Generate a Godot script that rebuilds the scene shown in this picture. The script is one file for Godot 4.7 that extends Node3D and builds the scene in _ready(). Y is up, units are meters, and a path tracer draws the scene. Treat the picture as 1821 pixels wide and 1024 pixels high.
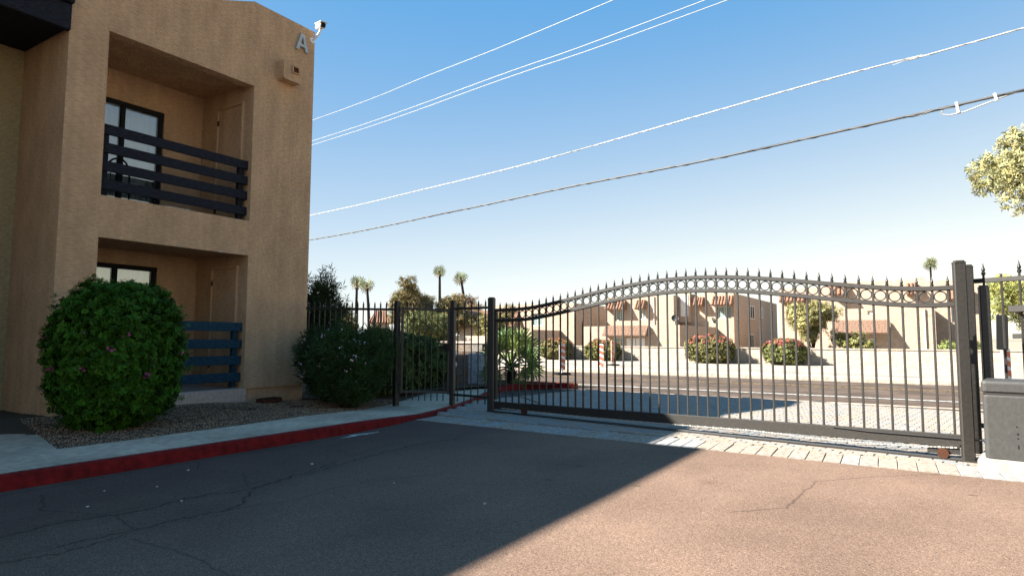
extends Node3D

# ---------------------------------------------------------------- helpers
var rng := RandomNumberGenerator.new()
var names := {}
var M := {}
const UP := Vector3.UP

func lin(r: float, g: float, b: float) -> Color:
	return Color(r, g, b).linear_to_srgb()

func mat(c: Color, rough := 0.85, metal := 0.0) -> StandardMaterial3D:
	var m := StandardMaterial3D.new()
	m.albedo_color = c
	m.roughness = rough
	m.metallic = metal
	m.metallic_specular = 0.5 if rough < 0.75 else 0.25
	return m

func noise_tex(seed_: int, freq: float, lo: float, hi: float, size := 512, oct := 4, type := FastNoiseLite.TYPE_SIMPLEX_SMOOTH) -> NoiseTexture2D:
	var n := FastNoiseLite.new()
	n.seed = seed_
	n.noise_type = type
	n.frequency = freq
	n.fractal_octaves = oct
	var t := NoiseTexture2D.new()
	t.width = size
	t.height = size
	t.seamless = true
	t.noise = n
	var g := Gradient.new()
	g.offsets = PackedFloat32Array([0.1, 0.9])
	g.colors = PackedColorArray([Color(lo, lo, lo), Color(hi, hi, hi)])
	t.color_ramp = g
	return t

func tri(m: StandardMaterial3D, tex: Texture2D, scale: Vector3, bump: Texture2D = null, cm := 0.5) -> StandardMaterial3D:
	m.albedo_texture = tex
	m.uv1_triplanar = true
	m.uv1_world_triplanar = true
	m.uv1_scale = scale
	if bump:
		m.heightmap_enabled = true
		m.heightmap_texture = bump
		m.heightmap_scale = cm
	return m

func detail(m: StandardMaterial3D, tex: Texture2D, scale: Vector3) -> void:
	m.detail_enabled = true
	m.detail_albedo = tex
	m.detail_blend_mode = BaseMaterial3D.BLEND_MODE_MUL
	m.detail_uv_layer = BaseMaterial3D.DETAIL_UV_2
	m.uv2_triplanar = true
	m.uv2_world_triplanar = true
	m.uv2_scale = scale

func stt() -> SurfaceTool:
	var s := SurfaceTool.new()
	s.begin(Mesh.PRIMITIVE_TRIANGLES)
	return s

func vtx(s: SurfaceTool, p: Vector3, n: Vector3, uv := Vector2.ZERO) -> void:
	s.set_normal(n)
	s.set_uv(uv)
	s.add_vertex(p)

# a, b, c, d anticlockwise seen from outside
func quad(s: SurfaceTool, a: Vector3, b: Vector3, c: Vector3, d: Vector3) -> void:
	var n := (c - a).cross(d - b).normalized()
	for p in [a, c, b, a, d, c]:
		vtx(s, p, n)

func tri3(s: SurfaceTool, a: Vector3, b: Vector3, c: Vector3) -> void:
	var n := (b - a).cross(c - a).normalized()
	for p in [a, c, b]:
		vtx(s, p, n)

func box(s: SurfaceTool, lo: Vector3, hi: Vector3, t := Transform3D()) -> void:
	var p := []
	for i in 8:
		p.append(t * Vector3(hi.x if i & 1 else lo.x, hi.y if i & 2 else lo.y, hi.z if i & 4 else lo.z))
	quad(s, p[4], p[5], p[7], p[6])
	quad(s, p[1], p[0], p[2], p[3])
	quad(s, p[5], p[1], p[3], p[7])
	quad(s, p[0], p[4], p[6], p[2])
	quad(s, p[6], p[7], p[3], p[2])
	quad(s, p[0], p[1], p[5], p[4])

# polygon (anticlockwise in the frame's xy) pushed along the frame's +z by depth
func prism(s: SurfaceTool, poly: PackedVector2Array, t: Transform3D, depth: float) -> void:
	var n := poly.size()
	for i in n:
		var a := poly[i]
		var b := poly[(i + 1) % n]
		quad(s, t * Vector3(a.x, a.y, 0), t * Vector3(b.x, b.y, 0), t * Vector3(b.x, b.y, depth), t * Vector3(a.x, a.y, depth))
	var ix := Geometry2D.triangulate_polygon(poly)
	for k in range(0, ix.size(), 3):
		var a := poly[ix[k]]
		var b := poly[ix[k + 1]]
		var c := poly[ix[k + 2]]
		if (b - a).cross(c - a) < 0:
			var h := b
			b = c
			c = h
		tri3(s, t * Vector3(a.x, a.y, depth), t * Vector3(b.x, b.y, depth), t * Vector3(c.x, c.y, depth))
		tri3(s, t * Vector3(a.x, a.y, 0), t * Vector3(c.x, c.y, 0), t * Vector3(b.x, b.y, 0))

func cham(w: float, h: float, c: float) -> PackedVector2Array:
	w /= 2
	h /= 2
	return PackedVector2Array([Vector2(-w + c, -h), Vector2(w - c, -h), Vector2(w, -h + c), Vector2(w, h - c), Vector2(w - c, h), Vector2(-w + c, h), Vector2(-w, h - c), Vector2(-w, -h + c)])

# a bar with chamfered edges from a to b, w wide (sideways) and h high (along up)
func bar(s: SurfaceTool, a: Vector3, b: Vector3, w: float, h: float, up := UP, c := -1.0) -> void:
	var z := (b - a).normalized()
	if absf(z.dot(up)) > 0.99:
		up = Vector3(0, 0, 1) if absf(z.y) > 0.9 else UP
	var x := up.cross(z).normalized()
	var y := z.cross(x)
	prism(s, cham(w, h, minf(w, h) * 0.12 if c < 0 else c), Transform3D(Basis(x, y, z), a), (b - a).length())

func tube(s: SurfaceTool, path: Array, r, sides := 8, closed := false) -> void:
	var n := path.size()
	var rings := []
	var side := Vector3.ZERO
	for i in n:
		var d: Vector3 = (path[(i + 1) % n] - path[(i - 1 + n) % n]) if closed else (path[mini(i + 1, n - 1)] - path[maxi(i - 1, 0)])
		d = d.normalized()
		if side == Vector3.ZERO:
			side = d.cross(UP if absf(d.y) < 0.9 else Vector3(1, 0, 0)).normalized()
		side = (side - d * side.dot(d)).normalized()
		var o := d.cross(side)
		var rad: float = r[i] if r is Array else r
		var ring := []
		for k in sides:
			var a := TAU * k / sides
			var nn := side * cos(a) + o * sin(a)
			ring.append([path[i] + nn * rad, nn])
		rings.append(ring)
	for i in (n if closed else n - 1):
		var A: Array = rings[i]
		var B: Array = rings[(i + 1) % n]
		for k in sides:
			var k2 := (k + 1) % sides
			for e in [A[k], B[k], B[k2], A[k], B[k2], A[k2]]:
				vtx(s, e[0], e[1])
	if not closed:
		for e in [0, n - 1]:
			var c: Vector3 = path[e]
			var d: Vector3 = (path[1] - path[0] if e == 0 else path[n - 2] - path[n - 1]).normalized()
			for k in sides:
				for p in ([c, rings[e][k][0], rings[e][(k + 1) % sides][0]] if e == 0 else [c, rings[e][(k + 1) % sides][0], rings[e][k][0]]):
					vtx(s, p, -d)

func lathe(s: SurfaceTool, prof: Array, sides: int, t := Transform3D()) -> void:
	for i in prof.size() - 1:
		var a: Vector2 = prof[i]
		var b: Vector2 = prof[i + 1]
		var nn := Vector2(b.y - a.y, a.x - b.x).normalized()
		for k in sides:
			var c0 := Vector3(cos(TAU * k / sides), 0, sin(TAU * k / sides))
			var c1 := Vector3(cos(TAU * (k + 1) / sides), 0, sin(TAU * (k + 1) / sides))
			var q := [[c0 * a.x + UP * a.y, c0 * nn.x + UP * nn.y], [c0 * b.x + UP * b.y, c0 * nn.x + UP * nn.y], [c1 * b.x + UP * b.y, c1 * nn.x + UP * nn.y], [c1 * a.x + UP * a.y, c1 * nn.x + UP * nn.y]]
			for e in [q[0], q[2], q[1], q[0], q[3], q[2]]:
				vtx(s, t * e[0], (t.basis * e[1]).normalized())

# a wall lying in the frame's xy plane with rectangular holes, pushed back by depth along -z of the frame
func holed(s: SurfaceTool, r: Rect2, holes: Array, depth: float, t: Transform3D) -> void:
	var xs := [r.position.x, r.end.x]
	var ys := [r.position.y, r.end.y]
	for h in holes:
		for v in [h.position.x, h.end.x]:
			if not xs.has(v) and v > r.position.x and v < r.end.x:
				xs.append(v)
		for v in [h.position.y, h.end.y]:
			if not ys.has(v) and v > r.position.y and v < r.end.y:
				ys.append(v)
	xs.sort()
	ys.sort()
	var open := func(i: int, j: int) -> bool:
		if i < 0 or j < 0 or i >= xs.size() - 1 or j >= ys.size() - 1:
			return true
		var c := Vector2((xs[i] + xs[i + 1]) / 2, (ys[j] + ys[j + 1]) / 2)
		for h in holes:
			if h.has_point(c):
				return true
		return false
	var d := Vector3(0, 0, -depth)
	for i in xs.size() - 1:
		for j in ys.size() - 1:
			if open.call(i, j):
				continue
			var a := Vector3(xs[i], ys[j], 0)
			var b := Vector3(xs[i + 1], ys[j], 0)
			var c := Vector3(xs[i + 1], ys[j + 1], 0)
			var e := Vector3(xs[i], ys[j + 1], 0)
			quad(s, t * a, t * b, t * c, t * e)
			quad(s, t * (b + d), t * (a + d), t * (e + d), t * (c + d))
			if open.call(i - 1, j):
				quad(s, t * (a + d), t * a, t * e, t * (e + d))
			if open.call(i + 1, j):
				quad(s, t * b, t * (b + d), t * (c + d), t * c)
			if open.call(i, j - 1):
				quad(s, t * (a + d), t * (b + d), t * b, t * a)
			if open.call(i, j + 1):
				quad(s, t * e, t * c, t * (c + d), t * (e + d))

func numbered(called: String, parent: Node) -> String:
	var key := "%d/%s" % [parent.get_instance_id(), called]
	names[key] = names.get(key, -1) + 1
	return called if names[key] == 0 else "%s_%03d" % [called, names[key]]

func put(o: Node3D, called: String, parent: Node = self) -> Node3D:
	o.name = numbered(called, parent)
	parent.add_child(o, true)
	return o

func obj(called: String, s, m: Material, parent: Node = self, t := Transform3D()) -> MeshInstance3D:
	var o := MeshInstance3D.new()
	var me: ArrayMesh = s.commit() if s is SurfaceTool else s
	o.mesh = me
	o.material_override = m
	o.transform = t
	put(o, called, parent)
	return o

func tag(o: Node, label: String, category := "", group := "", kind := "") -> Node:
	o.set_meta("label", label)
	if category:
		o.set_meta("category", category)
	if group:
		o.set_meta("group", group)
	if kind:
		o.set_meta("kind", kind)
	return o

func thing(called: String, label: String, category: String, t := Transform3D(), group := "") -> Node3D:
	var o := Node3D.new()
	o.transform = t
	put(o, called)
	tag(o, label, category, group)
	return o

func struct(called: String, s, m: Material) -> MeshInstance3D:
	var o := obj(called, s, m)
	o.set_meta("kind", "structure")
	return o

func at(x: float, y: float, z: float, turn := 0.0) -> Transform3D:
	return Transform3D(Basis(UP, turn), Vector3(x, y, z))

func copies(called: String, mesh: Mesh, m: Material, ts: Array, cs: Array, parent: Node = self, stuff := true) -> MultiMeshInstance3D:
	var mm := MultiMesh.new()
	mm.transform_format = MultiMesh.TRANSFORM_3D
	mm.use_colors = cs.size() > 0
	mm.mesh = mesh
	mm.instance_count = ts.size()
	for i in ts.size():
		mm.set_instance_transform(i, ts[i])
		if cs.size():
			mm.set_instance_color(i, cs[i])
	var o := MultiMeshInstance3D.new()
	o.multimesh = mm
	o.material_override = m
	put(o, called, parent)
	if stuff:
		o.set_meta("kind", "stuff")
	return o

# ---------------------------------------------------------------- foliage
func leaf(s: SurfaceTool, base: Vector3, dir: Vector3, nrm: Vector3, l: float, w: float, droop := 0.15) -> void:
	var sd := dir.cross(nrm).normalized()
	var mid := base + dir * l * 0.45
	var tip := base + dir * l - nrm * l * droop
	var a := mid + sd * w * 0.5 + nrm * w * 0.12
	var b := mid - sd * w * 0.5 + nrm * w * 0.12
	if (a - base).cross(tip - base).dot(nrm) > 0:
		tri3(s, base, a, tip)
	else:
		tri3(s, base, tip, a)
	if (tip - base).cross(b - base).dot(nrm) > 0:
		tri3(s, base, tip, b)
	else:
		tri3(s, base, b, tip)

# a sprig whose stem runs along +y
func sprig(seed_: int, count: int, stem: float, l: float, w: float, tilt: float) -> ArrayMesh:
	var r := RandomNumberGenerator.new()
	r.seed = seed_
	var s := stt()
	for i in count:
		var a := i * 2.4 + r.randf_range(-0.4, 0.4)
		var out := Vector3(cos(a), 0, sin(a))
		var el := tilt + r.randf_range(-0.3, 0.3)
		var dir := (out * cos(el) + UP * sin(el)).normalized()
		var nrm := (UP * cos(el) - out * sin(el)).normalized()
		leaf(s, UP * stem * (float(i) / count) + out * 0.004, dir, nrm, l * r.randf_range(0.7, 1.15), w * r.randf_range(0.8, 1.1))
	return s.commit()

func leafmat(c: Color, back := 0.35) -> StandardMaterial3D:
	var m := mat(Color.WHITE, 0.55)
	m.vertex_color_use_as_albedo = true
	m.backlight_enabled = true
	m.backlight = Color(back, back, back * 0.6)
	m.albedo_color = c
	m.metallic_specular = 0.22
	return m

func facing(dir: Vector3, p: Vector3, sc: float, spin: float) -> Transform3D:
	var y := dir.normalized()
	var x := y.cross(Vector3(0.31, 0.17, 0.93)).normalized()
	var b := Basis(x, y, x.cross(y)).rotated(y, spin)
	return Transform3D(b.scaled(Vector3.ONE * sc), p)

func rdir() -> Vector3:
	var z := rng.randf_range(-1, 1)
	var a := rng.randf() * TAU
	return Vector3(sqrt(1 - z * z) * cos(a), z, sqrt(1 - z * z) * sin(a))

func tint(c: Array, spread := 0.25) -> Color:
	var k := 1.0 + rng.randf_range(-spread, spread)
	var w := rng.randf_range(-0.12, 0.12)
	return Color(c[0] * k * (1 + w), c[1] * k, c[2] * k * (1 - w))

# leaf sprigs through a rounded volume: centre, half size, superellipsoid power, share of it that is shell
func crown(parent: Node, called: String, mesh: Mesh, m: Material, c: Vector3, half: Vector3, n: int, col: Array, power := 2.0, inner := 0.6, lump := 0.12, sc := 1.0, top_col: Array = []) -> void:
	var nz := FastNoiseLite.new()
	nz.seed = rng.randi() % 9999
	nz.frequency = 1.3
	var ts := []
	var cs := []
	for i in n:
		var d := rdir()
		var e := pow(pow(absf(d.x), power) + pow(absf(d.y), power) + pow(absf(d.z), power), -1.0 / power)
		var lp := 1.0 + lump * nz.get_noise_3dv(d * half * 2.0 + c) * 2.0
		var rad := pow(lerpf(pow(inner, 3), 1.0, rng.randf()), 1.0 / 3.0)
		if rng.randf() < 0.012:
			rad = rng.randf_range(1.0, 1.09)
		var p := c + d * e * half * rad * lp
		var dir := (d + Vector3(0, 0.35, 0) + rdir() * 0.7)
		ts.append(facing(dir, p, sc * rng.randf_range(0.75, 1.25), rng.randf() * TAU))
		var cc := tint(col, 0.45)
		if top_col.size() and d.y > 0.35 and rng.randf() < (d.y - 0.2) * 1.0 and rad > 0.82:
			cc = tint(top_col)
		cs.append(cc)
	copies(called, mesh, m, ts, cs, parent)

func bush(called: String, label: String, cat: String, p: Vector3, half: Vector3, n: int, col: Array, mesh: Mesh, power := 2.6, top_col: Array = [], sc := 1.0, group := "") -> Node3D:
	var t := thing(called, label, cat, at(p.x, p.y, p.z), group)
	var s := stt()
	for i in 6:
		var a := TAU * i / 6 + rng.randf()
		tube(s, [Vector3(cos(a) * 0.05, -0.05, sin(a) * 0.05), Vector3(cos(a) * half.x * 0.3, half.y * 0.6, sin(a) * half.z * 0.3), Vector3(cos(a) * half.x * 0.6, half.y * 1.3, sin(a) * half.z * 0.6)], [0.03, 0.02, 0.01], 6)
	obj("stem", s, M.bark, t)
	crown(t, "foliage", mesh, M.leaf, Vector3(0, half.y * 1.02, 0), half, n, col, power, 0.55, 0.08, sc, top_col)
	return t

# trunk, limbs and a crown of sprigs on the limb ends
func tree(called: String, label: String, p: Vector3, h: float, spread: float, trunk: float, col: Array, n: int, sc: float, seed_: int, group := "", low := 0.35) -> Node3D:
	rng.seed = seed_
	var t := thing(called, label, "tree", at(p.x, p.y, p.z), group)
	var s := stt()
	tube(s, [Vector3(0, -0.2, 0), Vector3(0.05, h * low * 0.5, 0.03), Vector3(0.0, h * low, 0.0)], [trunk * 1.3, trunk, trunk * 0.8], 8)
	obj("trunk", s, M.bark, t)
	s = stt()
	var tips := []
	for i in 7:
		var a := TAU * i / 7 + rng.randf_range(-0.4, 0.4)
		var rr := spread * rng.randf_range(0.35, 0.8)
		var e := Vector3(cos(a) * rr, h * rng.randf_range(0.62, 0.92), sin(a) * rr)
		var b := Vector3(0, h * low * rng.randf_range(0.7, 1.0), 0)
		var m := b.lerp(e, 0.5) + Vector3(0, h * 0.05, 0)
		tube(s, [b, m, e], [trunk * 0.55, trunk * 0.35, trunk * 0.12], 6)
		tips.append(e)
		for k in 3:
			var e2: Vector3 = m.lerp(e, rng.randf()) + rdir() * spread * 0.4
			tube(s, [m, m.lerp(e2, 0.5) + UP * 0.05 * h, e2], [trunk * 0.25, trunk * 0.15, trunk * 0.06], 5)
			tips.append(e2)
	obj("limb", s, M.bark, t)
	var ts := []
	var cs := []
	var per := n / tips.size()
	for e in tips:
		var r0 := spread * rng.randf_range(0.24, 0.42)
		var shade := rng.randf_range(0.75, 1.25)
		for i in per:
			var d := rdir()
			var q: Vector3 = e + Vector3(d.x, d.y * 0.7, d.z) * r0 * pow(rng.randf(), 0.45)
			ts.append(facing(d + rdir() * 0.6 + Vector3(0, 0.2, 0), q, sc * rng.randf_range(0.7, 1.3), rng.randf() * TAU))
			var c := tint(col)
			cs.append(Color(c.r * shade, c.g * shade, c.b * shade))
	copies("crown", M.tree_sprig, M.leaf, ts, cs, t)
	return t

# a fan leaf on its stalk along +y: blades radiate in the xy plane
func fan_mesh(stalk: float, blade: float, count: int, w: float) -> ArrayMesh:
	var s := stt()
	tube(s, [Vector3.ZERO, Vector3(0, stalk * 0.6, 0.01), Vector3(0, stalk, 0)], [w * 0.5, w * 0.4, w * 0.3], 5)
	for i in count:
		var a := lerpf(-2.1, 2.1, float(i) / (count - 1))
		var d := Vector3(sin(a), cos(a), 0)
		var l := blade * (1.0 - 0.18 * absf(a) / 2.1)
		var sd := Vector3(cos(a), -sin(a), 0)
		var o := Vector3(0, stalk, 0)
		var m := o + d * l * 0.55
		var tp := o + d * l + Vector3(0, -l * 0.08, 0.10 * l * (1 if i % 2 else -1) - 0.12 * l)
		for q in [[o, m + sd * w * 0.55, m + Vector3(0, 0, w * 0.2)], [o, m + Vector3(0, 0, w * 0.2), m - sd * w * 0.55], [m + sd * w * 0.55, tp, m + Vector3(0, 0, w * 0.2)], [m + Vector3(0, 0, w * 0.2), tp, m - sd * w * 0.55]]:
			tri3(s, q[0], q[1], q[2])
	return s.commit()

func palm(called: String, label: String, p: Vector3, h: float, trunk: float, frond: float, lean: Vector2, seed_: int, group: String) -> Node3D:
	rng.seed = seed_
	var t := thing(called, label, "palm tree", at(p.x, p.y, p.z), group)
	var s := stt()
	var path := []
	var rr := []
	for i in 9:
		var k := i / 8.0
		path.append(Vector3(lean.x * k * k, h * k, lean.y * k * k))
		rr.append(trunk * (1.25 - 0.5 * k))
	tube(s, path, rr, 8)
	obj("trunk", s, M.palm_trunk, t)
	var top: Vector3 = path[8]
	var ts := []
	var cs := []
	for i in 15:
		var k := i / 14.0
		var el := lerpf(1.15, -1.0, pow(k, 0.9)) + rng.randf_range(-0.12, 0.12)
		var a := i * 2.399
		var d := Vector3(cos(a) * cos(el), sin(el), sin(a) * cos(el))
		ts.append(facing(d, top + d * 0.1, frond * 0.78 * rng.randf_range(0.8, 1.15), rng.randf_range(-0.6, 0.6)))
		cs.append(tint([0.11, 0.12, 0.04] if el > -0.5 else [0.13, 0.10, 0.05], 0.25))
	copies("crown", M.fan_small, M.leaf, ts, cs, t)
	return t

# ---------------------------------------------------------------- ground heights
func walk_y(z: float) -> float:
	return lerpf(0.13, 0.035, smoothstep(-5.8, -8.4, z))

func strip(s: SurfaceTool, L: Array, R: Array, lift := 0.0) -> void:
	for i in L.size() - 1:
		quad(s, L[i] + UP * lift, R[i] + UP * lift, R[i + 1] + UP * lift, L[i + 1] + UP * lift)

# dark blots along a cracked line, drawn into a grey picture of the yard
func draw_crack(data: PackedByteArray, n: int, pts: Array, width: float, depth: float) -> void:
	for i in pts.size() - 1:
		var a: Vector2 = pts[i]
		var b: Vector2 = pts[i + 1]
		var steps := int(a.distance_to(b) / (0.006 if width < 0.1 else 0.04)) + 1
		var side := (b - a).orthogonal().normalized()
		for k in steps:
			var q := a.lerp(b, float(k) / steps) + side * (crack_noise.get_noise_1d((a.x + b.y) * 50 + k * 0.9) * (0.06 if width > 0.009 else 0.025))
			var w := width * (0.5 + absf(crack_noise.get_noise_1d(k * 3.0 + a.y * 99)) * 2.2)
			var px := (q.x + 7.0) / 16.0 * n
			var py := (q.y + 8.0) / 16.0 * n
			var r := int(ceil(w / 16.0 * n)) + 1
			for y in range(int(py) - r, int(py) + r + 1):
				for x in range(int(px) - r, int(px) + r + 1):
					if x < 0 or y < 0 or x >= n or y >= n:
						continue
					var f := clampf(1.0 - (Vector2(x, y).distance_to(Vector2(px, py)) - w / 16.0 * n * 0.5), 0, 1) if width < 0.1 else smoothstep(w / 32.0 * n, 0.0, Vector2(x, y).distance_to(Vector2(px, py)))
					if f > 0:
						var at_ := y * n + x
						data[at_] = mini(data[at_], int(255 * (1.0 - depth * f)))

var crack_noise := FastNoiseLite.new()

func asphalt_material() -> StandardMaterial3D:
	var n := 2048
	crack_noise.seed = 5
	crack_noise.frequency = 0.03
	var crack := PackedByteArray()
	crack.resize(n * n)
	crack.fill(255)
	for c in CRACKS:
		draw_crack(crack, n, c[0], c[1], c[2])
	var big := FastNoiseLite.new()
	big.seed = 11
	big.frequency = 0.004
	big.fractal_octaves = 5
	var A := big.get_image(n, n, false, false, true).get_data()
	var fine := FastNoiseLite.new()
	fine.seed = 12
	fine.noise_type = FastNoiseLite.TYPE_VALUE
	fine.frequency = 0.8
	fine.fractal_octaves = 2
	var B := fine.get_image(n, n, false, false, true).get_data()
	var rgb := PackedByteArray()
	rgb.resize(n * n * 3)
	var hgt := PackedByteArray()
	hgt.resize(n * n)
	# linear to sRGB table
	var lut := PackedByteArray()
	lut.resize(1024)
	for i in 1024:
		lut[i] = int(Color(i / 1023.0 * 0.5, 0, 0).linear_to_srgb().r * 255.0 + 0.5)
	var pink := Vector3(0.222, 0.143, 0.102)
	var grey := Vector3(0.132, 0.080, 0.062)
	var k := 0
	for y in n:
		var z := y * 16.0 / n - 8.0
		for x in n:
			var wx := x * 16.0 / n - 7.0
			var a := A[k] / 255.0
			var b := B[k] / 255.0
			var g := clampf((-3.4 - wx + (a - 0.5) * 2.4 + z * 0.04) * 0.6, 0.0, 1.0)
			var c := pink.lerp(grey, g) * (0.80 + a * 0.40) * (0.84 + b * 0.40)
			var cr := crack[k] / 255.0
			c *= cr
			rgb[k * 3] = lut[int(clampf(c.x * 2046, 0, 1023))]
			rgb[k * 3 + 1] = lut[int(clampf(c.y * 2046, 0, 1023))]
			rgb[k * 3 + 2] = lut[int(clampf(c.z * 2046, 0, 1023))]
			hgt[k] = int(clampf(b * 120 + 80, 0, 255) * (0.35 + 0.65 * cr))
			k += 1
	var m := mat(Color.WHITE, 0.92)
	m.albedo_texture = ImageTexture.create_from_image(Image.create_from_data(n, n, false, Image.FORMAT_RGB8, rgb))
	m.heightmap_enabled = true
	m.heightmap_texture = ImageTexture.create_from_image(Image.create_from_data(n, n, false, Image.FORMAT_L8, hgt))
	m.heightmap_scale = 0.6
	detail(m, noise_tex(33, 0.5, 0.62, 1.0, 512, 1, FastNoiseLite.TYPE_VALUE), Vector3(1.05, 1.05, 1.05))
	return m

func V(x: float, y: float) -> Vector2:
	return Vector2(x, y)

var CRACKS := [
	[[V(-1.15, -4.67), V(-0.85, -4.99), V(-0.77, -6.08), V(-0.35, -6.57), V(0.15, -7.02)], 0.008, 0.43],
	[[V(-4.24, -1.80), V(-4.18, -2.17), V(-4.19, -2.54), V(-4.12, -2.84), V(-4.56, -3.35), V(-4.66, -4.17), V(-4.75, -4.67), V(-4.85, -5.6), V(-4.7, -6.3)], 0.014, 0.54],
	[[V(-4.70, -1.69), V(-4.76, -2.08), V(-4.60, -2.42), V(-4.68, -2.83), V(-4.53, -3.30), V(-4.82, -4.45)], 0.018, 0.50],
	[[V(-4.03, -2.10), V(-3.48, -2.12), V(-2.98, -2.06), V(-2.5, -1.9)], 0.006, 0.43],
	[[V(-4.13, -2.85), V(-3.95, -3.21), V(-4.01, -3.71), V(-3.85, -4.19), V(-3.5, -4.7)], 0.006, 0.40],
	[[V(-4.18, -1.51), V(-4.08, -1.73), V(-4.11, -2.14)], 0.016, 0.43],
	[[V(-4.6, -3.3), V(-5.1, -3.6), V(-5.6, -3.5), V(-5.95, -3.7)], 0.006, 0.36],
	[[V(-4.2, -2.2), V(-4.6, -2.3), V(-5.2, -2.1), V(-5.7, -2.3)], 0.007, 0.40],
	[[V(-4.7, -4.6), V(-5.3, -4.9), V(-5.9, -5.0)], 0.005, 0.36],
	[[V(-0.77, -6.08), V(-1.6, -6.3), V(-2.4, -6.2)], 0.004, 0.25],
	[[V(-4.24, -1.60), V(-4.15, -2.5), V(-4.5, -3.35), V(-4.7, -4.6), V(-4.85, -6.0)], 0.30, 0.10],
	[[V(-4.75, -1.60), V(-4.76, -2.2), V(-4.60, -3.0), V(-4.9, -4.45), V(-5.1, -5.6)], 0.22, 0.12],
	[[V(-3.2, -1.6), V(-2.9, -3.0), V(-3.0, -4.6), V(-2.9, -6.4)], 0.30, 0.035],
	[[V(-1.4, -1.8), V(-1.3, -3.6), V(-1.5, -5.2), V(-1.3, -6.6)], 0.32, 0.035],
	[[V(-1.55, -5.55), V(-1.50, -5.57)], 0.22, 0.16],
	[[V(-2.45, -5.9), V(-2.42, -5.9)], 0.10, 0.3],
	[[V(-2.75, -5.55), V(-2.72, -5.55)], 0.11, 0.3],
	[[V(-2.7, -4.85), V(-2.67, -4.85)], 0.10, 0.3],
	[[V(-2.0, -5.1), V(-1.98, -5.1)], 0.09, 0.25],
	[[V(-1.15, -4.3), V(-1.12, -4.3)], 0.10, 0.15],
	[[V(0.3, -6.2), V(0.33, -6.2)], 0.05, 0.4],
	[[V(-3.3, -3.4), V(-3.2, -3.4)], 0.5, 0.07],
	[[V(0.4, -3.6), V(0.7, -3.9)], 0.6, 0.05],
	[[V(-5.93, -1.5), V(-5.95, -4.0), V(-5.93, -6.2)], 0.16, 0.22],
]

const XF := -9.69            # plane of the apartment front
var FX := Transform3D(Basis(Vector3(0, 0, -1), UP, Vector3(1, 0, 0)), Vector3(XF, 0, 0))
var GDIR := Vector3(-1, 0, -0.145).normalized()
var G := Transform3D(Basis(GDIR, UP, GDIR.cross(UP)), Vector3(0.4, 0, -7.9))

func _ready() -> void:
	rng.seed = 7
	# ------------------------------------------------ camera, sky, sun, exposure
	var cam := Camera3D.new()
	cam.name = "camera"
	cam.fov = 48.46
	cam.near = 0.05
	cam.far = 3000
	cam.basis = Basis.from_euler(Vector3(deg_to_rad(4.484), deg_to_rad(32.355), deg_to_rad(0.2075)), EULER_ORDER_YXZ)
	cam.position = Vector3(0, 1.2, 0)
	add_child(cam)
	cam.current = true
	var sky := PanoramaSkyMaterial.new()
	sky.panorama = air(4.6)
	var env := Environment.new()
	env.background_mode = Environment.BG_SKY
	env.sky = Sky.new()
	env.sky.sky_material = sky
	env.tonemap_mode = Environment.TONE_MAPPER_LINEAR
	env.tonemap_exposure = 4.6
	env.sdfgi_enabled = true
	env.ssao_enabled = true
	env.ssil_enabled = true
	var we := WorldEnvironment.new()
	we.name = "environment"
	we.environment = env
	add_child(we)
	var sun := DirectionalLight3D.new()
	sun.name = "sun"
	sun.light_energy = 1.6
	sun.light_color = Color(1.0, 0.985, 0.95)
	sun.light_angular_distance = 0.5
	sun.shadow_enabled = true
	add_child(sun)
	sun.look_at_from_position(Vector3(-7.75, 7.12, 5.72), Vector3.ZERO)
	materials()
	setting()
	apartment()
	fences()
	gate()
	street()
	houses()
	garden()
	far_things()
	cables()
	small_things()

# clear desert sky: white haze at the horizon, brightest opposite the building, a soft aureole round the sun
func air(exposure: float) -> ImageTexture:
	var im := Image.create_empty(512, 256, false, Image.FORMAT_RGBF)
	var to_sun := Vector3(-7.75, 7.12, 5.72).normalized()
	for y in 256:
		var th := (y + 0.5) / 256.0 * PI
		var up := cos(th)
		for x in 512:
			var ph := (x + 0.5) / 512.0 * TAU
			var d := Vector3(sin(ph) * sin(th), up, -cos(ph) * sin(th))
			var c := Vector3(0.34, 0.29, 0.25)
			if up > 0:
				var t := pow(1.0 - up, 4.0) * (1.0 + 0.42 * d.x)
				c = Vector3(0.035 + 1.60 * t, 0.335 + 1.22 * t, 0.765 + 0.42 * t)
				c += Vector3(0.9, 0.85, 0.75) * exp(-acos(clampf(d.dot(to_sun), -1, 1)) / 0.35)
			c /= exposure
			im.set_pixel(x, y, Color(c.x, c.y, c.z))
	return ImageTexture.create_from_image(im)

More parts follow.
